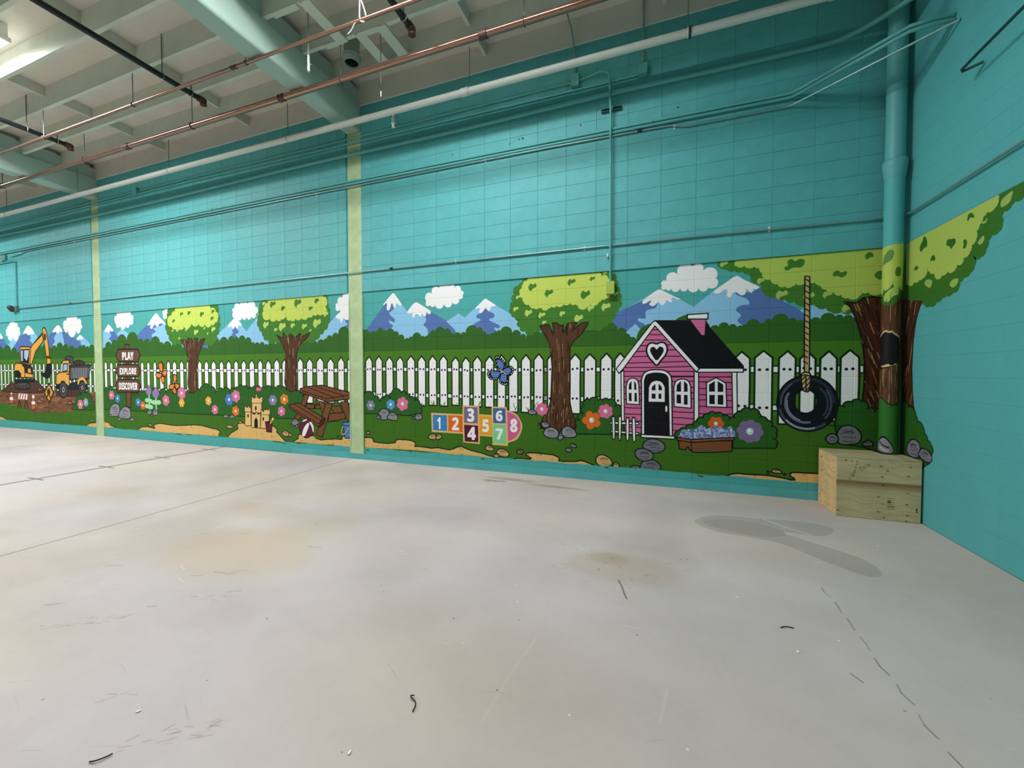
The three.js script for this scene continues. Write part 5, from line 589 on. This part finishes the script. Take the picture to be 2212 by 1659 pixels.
conduit('low_conduit', 'metal conduit running along the wall just above the painted mural', [[-15.7, 3.135, ZW], [-12, 3.13, ZW], [-5, 3.145, ZW], [0.4, 3.14, ZW], [2.36, 3.12, ZW], [2.385, 3.11, 0.07], [2.39, 3.085, 0.25], [2.39, 3.085, 1], [2.39, 3.09, 3.5]], 0.011, emt, { seg: 200, couplers: [[-4.05, 3.147, ZW], [-13.2, 3.13, ZW]], cm: blackPipe, straps: [[-9, 3.135, ZW], [-2.9, 3.143, ZW], [-0.95, 3.14, ZW], [1.2, 3.137, ZW]], sm: chalk });
const vc = conduit('vertical_conduit', 'vertical teal conduit dropping from the bend to the top of the painted tree', [[-1.02, 5.37, 0.05], [-0.9, 5.385, 0.055], [-0.76, 5.395, 0.08], [-0.67, 5.36, 0.1], [-0.625, 5.28, 0.112], [-0.615, 5.0, 0.112], [-0.61, 4.8, 0.084], [-0.61, 4.4, 0.082], [-0.605, 3.0, 0.07], [-0.605, 2.66, 0.05]], 0.0145, pTeal, { seg: 120, tension: 0.3 });
mesh('outlet_box', box(-0.66, 2.5, 0.006, -0.55, 2.665, 0.075, 0.006), [std('#a9bd52', 0.55)][0], vc); mesh('end_clamp', box(-0.652, 2.99, 0.03, -0.63, 3.03, 0.07, 0.004), chalk, vc);
for (const [x0, y0, label] of [[-1.13, 5.3, 'small square teal junction box above the vertical conduit bend, left of the pair'], [-0.265, 5.21, 'small square teal junction box under the sprinkler pipe, right of the pair'], [-10.62, 5.29, 'small teal junction box on the far wall near the left girder']]) {
  const t = thing('junction_box', label, 'junction box', [x0 + 0.05, y0, 0.02]); mesh('body', box(-0.05, 0, 0.001, 0.05, 0.15, 0.06, 0.006), pTeal, t); mesh('cover', box(-0.053, -0.003, 0.06, 0.053, 0.153, 0.066, 0.002), pTeal, t); if (x0 > -2) mesh('riser', tube(x0 < -1 ? [[0, 0.15, 0.03], [-0.01, 0.45, 0.035], [-0.04, 0.7, 0.1], [-0.1, 0.92, 0.2]] : [[0, 0.15, 0.035], [0, 0.6, 0.04], [0, 0.96, 0.045]], 0.011, 30, 8, 0.3), std('#7fa59d', 0.5), t); }
{ const t = thing('strut_bracket', 'short dark strut bracket behind the vertical conduit', 'bracket', [-0.605, 4.9, 0.021]); const d = std('#2a5653', 0.6); mesh('strut', join([box(-0.13, -0.02, 0, 0.13, 0.02, 0.005), box(-0.13, -0.02, 0.004, 0.13, -0.015, 0.036), box(-0.13, 0.015, 0.004, 0.13, 0.02, 0.036), box(-0.13, -0.02, 0.033, 0.13, -0.011, 0.038), box(-0.13, 0.011, 0.033, 0.13, 0.02, 0.038)]), d, t); mesh('pipe_clamp', box(-0.022, -0.026, 0.03, 0.022, 0.026, 0.072, 0.008), pTeal, t); }
conduit('left_conduit', 'teal conduit dropping to the small floodlight at the far left', [[-17.4, 4.37, ZW], [-15.85, 4.37, ZW], [-15.72, 4.36, ZW], [-15.68, 4.3, ZW], [-15.68, 3.2, ZW]], 0.013, pTeal, { seg: 80, tension: 0.25 });
for (const [x, y, label, up] of [[-15.78, 3.13, 'small dark floodlight at the end of the low conduit, far left', 0], [-16.3, 4.5, 'white floodlight on the metal conduit at the left edge of the picture', 1]]) {
  const t = thing('floodlight', label, 'floodlight', [x, y, 0.02]); const m = up ? chalk : darkSteel;
  mesh('box', box(0.03, -0.06, 0, 0.15, 0.07, 0.05, 0.006), up ? pTeal : std('#5d6a68', 0.5), t); mesh('head', lathe([[0, 0], [0.05, 0.0], [0.075, -0.1], [0.082, -0.12], [0.07, -0.12], [0.0, -0.1]], 20).rotateX(0.9).rotateZ(-0.7).translate(-0.02, 0.05, 0.12), m, t); mesh('arm', rod([0.06, 0, 0.05], [0, 0.03, 0.11], 0.014, 8), m, t); mesh('lens', new THREE.CylinderGeometry(0.068, 0.068, 0.006, 20).translate(0, -0.115, 0).rotateX(0.9).rotateZ(-0.7).translate(-0.02, 0.05, 0.12), std('#f4f3ee', 0.3), t);
}
{ const t = thing('wall_rod', 'dark bent rod standing off the right wall near the top right edge', 'rod', [0, 0, 0]); mesh('rod', tube([[RX - 0.015, 3.93, 1.16], [RX - 0.1, 3.925, 1.09], [RX - 0.12, 3.925, 1.1], [RX - 0.12, 3.93, 1.3], [RX - 0.12, 3.94, 3.2]], 0.011, 60, 8, 0.05), std('#16423f', 0.5), t); }

// ---------- the corner downpipe, painted along with the mural ----------
const pcv = canvas(1024, 2048), pc = pcv.getContext('2d'); const PH = 3.56;
{ ctx = pc; pc.setTransform(1024 / (2 * Math.PI), 0, 0, -2048 / PH, 512, 2048); pc.lineJoin = pc.lineCap = 'round'; const A = (s) => s.split(' ').map((p) => { const [a, y] = p.split(',').map(Number); return [Math.asin(Math.max(-0.999, Math.min(0.999, a))) * (Math.abs(a) > 0.999 ? 1.15 : 1), y]; });
  fill([[-4, -1], [4, -1], [4, 5], [-4, 5]], TEAL); fill([[-4, 1], [4, 1], [4, 2.79], [-4, 2.76]], '#3f7528'); const low = scal([[4, 2.2], [1.6, 2.36], [0.75, 2.36], [0.05, 2.4], [-0.9, 2.35], [-1.5, 2.31], [-4, 2.2]], 0.2); fill([[-4, 2.76], [4, 2.8], ...low], '#b4c95a');
  fill(smooth(A('-0.95,2.58 -0.85,2.66 -0.4,2.73 0.05,2.72 0.1,2.67 -0.2,2.62 -0.7,2.6')), '#5d8b43'); fill(smooth(A('0.3,2.52 0.5,2.55 0.8,2.53 0.75,2.46 0.35,2.46')), LEAFD); fill(smooth(A('-0.75,2.26 -0.4,2.31 0.3,2.35 0.62,2.33 0.6,2.27 0.1,2.25 -0.3,2.2 -0.7,2.21')), '#a9c460');
  fill([[-4, 0.9], [4, 0.9], [4, 2.3], [1.2, 2.3], [0.7, 2.2], [0, 2.15], [-0.8, 2.17], [-1.6, 2.22], [-4, 2.2]], '#5b3b25'); for (let i = 0; i < 140; i++) { const x = rr(-2.2, 2.2), y = rr(0.95, 2.12), l = rr(0.05, 0.2); line([[x, y], [x + rr(-0.04, 0.04), y + l]], i % 4 ? (i % 2 ? '#3a2314' : '#6e4a30') : '#c9a577', i % 4 ? rr(0.03, 0.1) : rr(0.02, 0.06)); }
  const hole = smooth(A('-0.99,1.86 -0.7,1.88 -0.3,1.89 0.2,1.87 0.6,1.84 0.9,1.8 0.85,1.66 0.7,1.58 0.4,1.55 0.0,1.55 -0.6,1.52 -0.99,1.53')); fill(hole, '#1b1516', '#0c0808', 0.02); line(A('-0.99,1.84 -0.8,1.88 -0.5,1.9 -0.2,1.885 0.1,1.89 0.3,1.87 0.6,1.85 0.8,1.83 0.92,1.75'), '#d6b78d', 0.02); fill(A('-0.95,1.53 -0.5,1.55 -0.2,1.56 0.1,1.545 0.3,1.545 0.5,1.565 0.75,1.555 0.4,1.535 0.1,1.53 -0.3,1.52 -0.7,1.515'), '#d9b57f', OUT, 0.008);
  fill([[-4, -1], [4, -1], [4, 1.12], [1.5, 1.2], ...A('0.8,1.14 0.5,1.13 0.2,1.12 0.0,1.14 -0.3,1.15 -0.6,1.19 -0.95,1.2'), [-4, 1.15]], '#2f6f28', DG, 0.012); const rk = smooth(A('-0.98,0.68 -0.9,0.75 -0.5,0.79 -0.1,0.77 0.3,0.72 0.5,0.67 0.4,0.62 0,0.615 -0.6,0.62 -0.95,0.64'), true, 5); fill(rk, '#8b8792', OUT, 0.02); line(A('-0.85,0.74 -0.5,0.7 0.1,0.68'), OUT, 0.015); line(A('-0.8,0.68 -0.3,0.65 0.1,0.65'), '#b5b1bb', 0.02); }
const dp = thing('downpipe', 'round corner downpipe, teal above and painted as a hollow tree trunk below', 'downpipe', [2.288, 0, 0.168]);
const dTh = Math.PI + Math.atan2(-2.288, 5.33);
mesh('pipe', new THREE.CylinderGeometry(0.08, 0.08, PH, 48, 1, false, dTh, Math.PI * 2).translate(0, PH / 2, 0), new THREE.MeshPhysicalMaterial({ map: canvasTex(pcv), roughness: 0.5, specularIntensity: 0.4 }), dp, 'lower pipe painted as a tree trunk in leaves');
mesh('coupling', lathe([[0.08, 3.47], [0.088, 3.5], [0.094, 3.55], [0.1, 3.6], [0.102, 3.64], [0.098, 3.66], [0.08, 3.665]], 36), pTeal, dp); mesh('upper_pipe', new THREE.CylinderGeometry(0.081, 0.081, 2.6, 40).translate(0, 3.6 + 1.3, 0), pTeal, dp);
mesh('pipe_band', join([new THREE.TorusGeometry(0.082, 0.006, 6, 36).rotateX(Math.PI / 2).translate(0, 4.42, 0), new THREE.TorusGeometry(0.082, 0.006, 6, 36).rotateX(Math.PI / 2).translate(0, 4.34, 0)]), pTeal, dp);

// ---------- plywood crate ----------
function ply(W, H, base_, dark, extra) {
  const cv = canvas(W, H), c = cv.getContext('2d'), im = c.createImageData(W, H);
  for (let j = 0; j < H; j++) for (let i = 0; i < W; i++) { const u = i / W * 4, v = j / H * 4; const n = vnoise(u * 1.2, v * 14 + vnoise(u * 1.5, v * 2, 83) * 6, 81) - 0.5, f = vnoise(u * 20, v * 60, 82) - 0.5, k = 1 + n * 0.13 + f * 0.07 + (vnoise(u, v, 84) - 0.5) * 0.08, o = (j * W + i) * 4; for (let q = 0; q < 3; q++) im.data[o + q] = base_[q] * k; im.data[o + 3] = 255; }
  c.putImageData(im, 0, 0); c.lineCap = 'round'; extra(c, (x, y, r) => { for (let q = 3; q > 0; q--) { c.fillStyle = `rgba(${dark},${0.25 + 0.15 * (3 - q)})`; c.beginPath(); c.ellipse(x * W, y * H, r * W * q * 0.42, r * W * q * 0.24, 0.1, 0, 7); c.fill(); } c.strokeStyle = `rgba(${dark},0.22)`; c.lineWidth = 3; c.beginPath(); c.moveTo((x - r * 3) * W, y * H); c.lineTo((x + r * 3) * W, (y + 0.004) * H); c.stroke(); }, W, H); return canvasTex(cv);
}
const frontT = ply(1024, 900, [196, 180, 136], '84,58,28', (c, knot, W, H) => {
  const g = c.createLinearGradient(0, 0.36 * H, 0, 0.52 * H); g.addColorStop(0, 'rgba(120,86,56,0)'); g.addColorStop(0.2, 'rgba(112,78,50,0.75)'); g.addColorStop(0.55, 'rgba(132,96,62,0.5)'); g.addColorStop(1, 'rgba(130,100,66,0)'); c.fillStyle = g; c.fillRect(0, 0.36 * H, W, 0.16 * H);
  for (const [x, y, r] of [[0.53, 0.1, 0.02], [0.61, 0.17, 0.018], [0.55, 0.28, 0.018], [0.87, 0.09, 0.018], [0.85, 0.24, 0.02], [0.56, 0.42, 0.02], [0.51, 0.62, 0.018], [0.56, 0.73, 0.014], [0.51, 0.87, 0.018], [0.58, 0.96, 0.016], [0.85, 0.52, 0.014], [0.84, 0.71, 0.017], [0.85, 0.89, 0.018], [0.84, 0.985, 0.016], [0.11, 0.03, 0.02], [0.18, 0.04, 0.016], [0.02, 0.9, 0.016]]) knot(x, y, r);
  c.strokeStyle = 'rgba(46,40,30,0.9)'; c.lineWidth = 6; const pen = (p) => { c.beginPath(); p.forEach(([x, y], i) => i ? c.lineTo(x * W, y * H) : c.moveTo(x * W, y * H)); c.stroke(); };
  pen([[0.15, 0.33], [0.155, 0.36]]); pen([[0.165, 0.32], [0.17, 0.35]]); pen([[0.185, 0.30], [0.21, 0.27], [0.2, 0.24], [0.18, 0.27], [0.2, 0.31], [0.22, 0.28]]); pen([[0.21, 0.25], [0.225, 0.22], [0.22, 0.19], [0.235, 0.16], [0.23, 0.14]]); pen([[0.2, 0.22], [0.22, 0.2]]); pen([[0.215, 0.15], [0.24, 0.13]]); pen([[0.23, 0.11], [0.24, 0.08], [0.25, 0.1]]); pen([[0.235, 0.05], [0.245, 0.03], [0.255, 0.06]]);
  pen([[0.27, 0.15], [0.29, 0.17], [0.28, 0.13], [0.31, 0.15], [0.33, 0.12], [0.36, 0.1], [0.38, 0.07], [0.4, 0.09], [0.38, 0.12], [0.34, 0.15]]); pen([[0.3, 0.19], [0.31, 0.17], [0.33, 0.18]]); pen([[0.29, 0.21], [0.3, 0.215]]); pen([[0.32, 0.13], [0.34, 0.155]]);
  c.fillStyle = 'rgba(44,38,28,0.85)'; for (const [x, y, w, h] of [[0.62, 0.63, 0.07, 0.006], [0.615, 0.66, 0.05, 0.012], [0.615, 0.68, 0.04, 0.03], [0.66, 0.685, 0.03, 0.01], [0.615, 0.725, 0.07, 0.008], [0.615, 0.76, 0.09, 0.014], [0.62, 0.8, 0.085, 0.006], [0.945, 0.76, 0.02, 0.03], [0.945, 0.8, 0.02, 0.03]]) c.fillRect(x * W, y * H, w * W, h * H);
});
const sideT = ply(512, 600, [214, 182, 128], '96,62,28', (c, knot, W, H) => { for (const [x, y, r] of [[0.15, 0.12, 0.03], [0.2, 0.36, 0.03], [0.22, 0.74, 0.035], [0.14, 0.82, 0.03], [0.86, 0.2, 0.02], [0.85, 0.95, 0.025], [0.2, 0.95, 0.025]]) knot(x, y, r); c.strokeStyle = 'rgba(92,60,28,0.7)'; c.lineWidth = 3; for (const [a, b, e, f] of [[0.5, 0.24, 0.9, 0.3], [0.55, 0.34, 0.85, 0.42], [0.5, 0.36, 0.75, 0.44], [0.86, 0.4, 0.95, 0.33], [0.8, 0.36, 0.95, 0.36]]) { c.beginPath(); c.moveTo(a * W, b * H); c.lineTo(e * W, f * H); c.stroke(); } });
const topT = ply(512, 512, [178, 166, 124], '84,58,28', (c, knot) => { knot(0.2, 0.3, 0.02); knot(0.7, 0.6, 0.02); });
const crate = thing('plywood_crate', 'plywood crate with knots and scribbled writing in the corner below the painted tree trunk', 'crate', [2.06, 0, 0.29]);
const pm = (t) => new THREE.MeshStandardMaterial({ map: t, roughness: 0.75 });
const CW = 0.337, CD0 = -0.255, CD1 = 0.24, CH = 0.612;
mesh('front_panel', new THREE.BoxGeometry(CW * 2 - 0.002, CH - 0.02, 0.015).translate(0.001, (CH - 0.02) / 2 + 0.003, CD1 - 0.0075), pm(frontT), crate);
mesh('side_panel', new THREE.BoxGeometry(0.015, CH - 0.02, CD1 - CD0 - 0.015).translate(-CW + 0.0075, (CH - 0.02) / 2 + 0.003, (CD0 + CD1 - 0.015) / 2), pm(sideT), crate);
mesh('side_panel', new THREE.BoxGeometry(0.015, CH - 0.02, CD1 - CD0 - 0.015).translate(CW - 0.0075, (CH - 0.02) / 2 + 0.003, (CD0 + CD1 - 0.015) / 2), pm(sideT), crate);
mesh('back_panel', new THREE.BoxGeometry(CW * 2 - 0.034, CH - 0.02, 0.012).translate(0, (CH - 0.02) / 2 + 0.003, CD0 + 0.006), pm(topT), crate);
{ // the top is notched round the downpipe
  const s = new THREE.Shape(); s.moveTo(-CW, -CD1); s.lineTo(CW - 0.0, -CD1); s.lineTo(CW, 0.06); s.lineTo(0.335, 0.255); s.lineTo(0.318, 0.255); s.absarc(0.228, 0.122, 0.086, 0.6, Math.PI, true); s.lineTo(0.142, 0.255); s.lineTo(-CW, 0.255); s.closePath();
  const g = new THREE.ExtrudeGeometry(s, { depth: 0.015, bevelEnabled: false }).rotateX(-Math.PI / 2); g.translate(0, CH - 0.016, 0); mesh('top_panel', g, pm(rep(topT, 1.5, 1.5)), crate); }

// ---------- bits on the floor ----------
for (const [pts, label] of [[[[-1.02, 0.008, 3.985], [-1.03, 0.012, 4.0], [-1.0, 0.006, 4.01], [-0.985, 0.006, 4.03], [-0.978, 0.006, 4.06]], 'short hooked black wire on the floor in the middle foreground'], [[[-1.985, 0.006, 4.665], [-1.965, 0.008, 4.655], [-1.95, 0.006, 4.63], [-1.945, 0.006, 4.615]], 'short bent dark wire on the floor at the bottom left edge'], [[[0.67, 0.004, 2.85], [0.7, 0.006, 2.833], [0.74, 0.004, 2.83]], 'thin dark splinter on the floor left of the long crack, right foreground']]) tag(mesh('bent_wire', tube(pts, 0.0028, 24, 6, 0.5), std('#26231f', 0.6)), label, 'wire');
const chipMat = std('#f5f3ee', 0.7), chipGeo = new RoundedBoxGeometry(0.018, 0.005, 0.009, 1, 0.002);
for (const [x, z, where] of [[-2.09, 4.46, 'above the bent wire at bottom left'], [-1.1, 4.3, 'below and left of the hooked black wire'], [1.75, 1.3, 'in front of the plywood crate'], [0.7, 3.05, 'left of the long floor crack'], [-0.35, 1.9, 'between the brown stain and the playhouse'], [-3.2, 0.7, 'near the wall below the hopscotch board']]) { const m = mesh('paint_chip', chipGeo, chipMat); m.position.set(x, 0.003, z); m.rotation.y = x * 7; tag(m, 'tiny white paint chip on the floor, ' + where, 'paint chip', 'white paint chips scattered over the floor'); }

renderer.render(scene, camera);
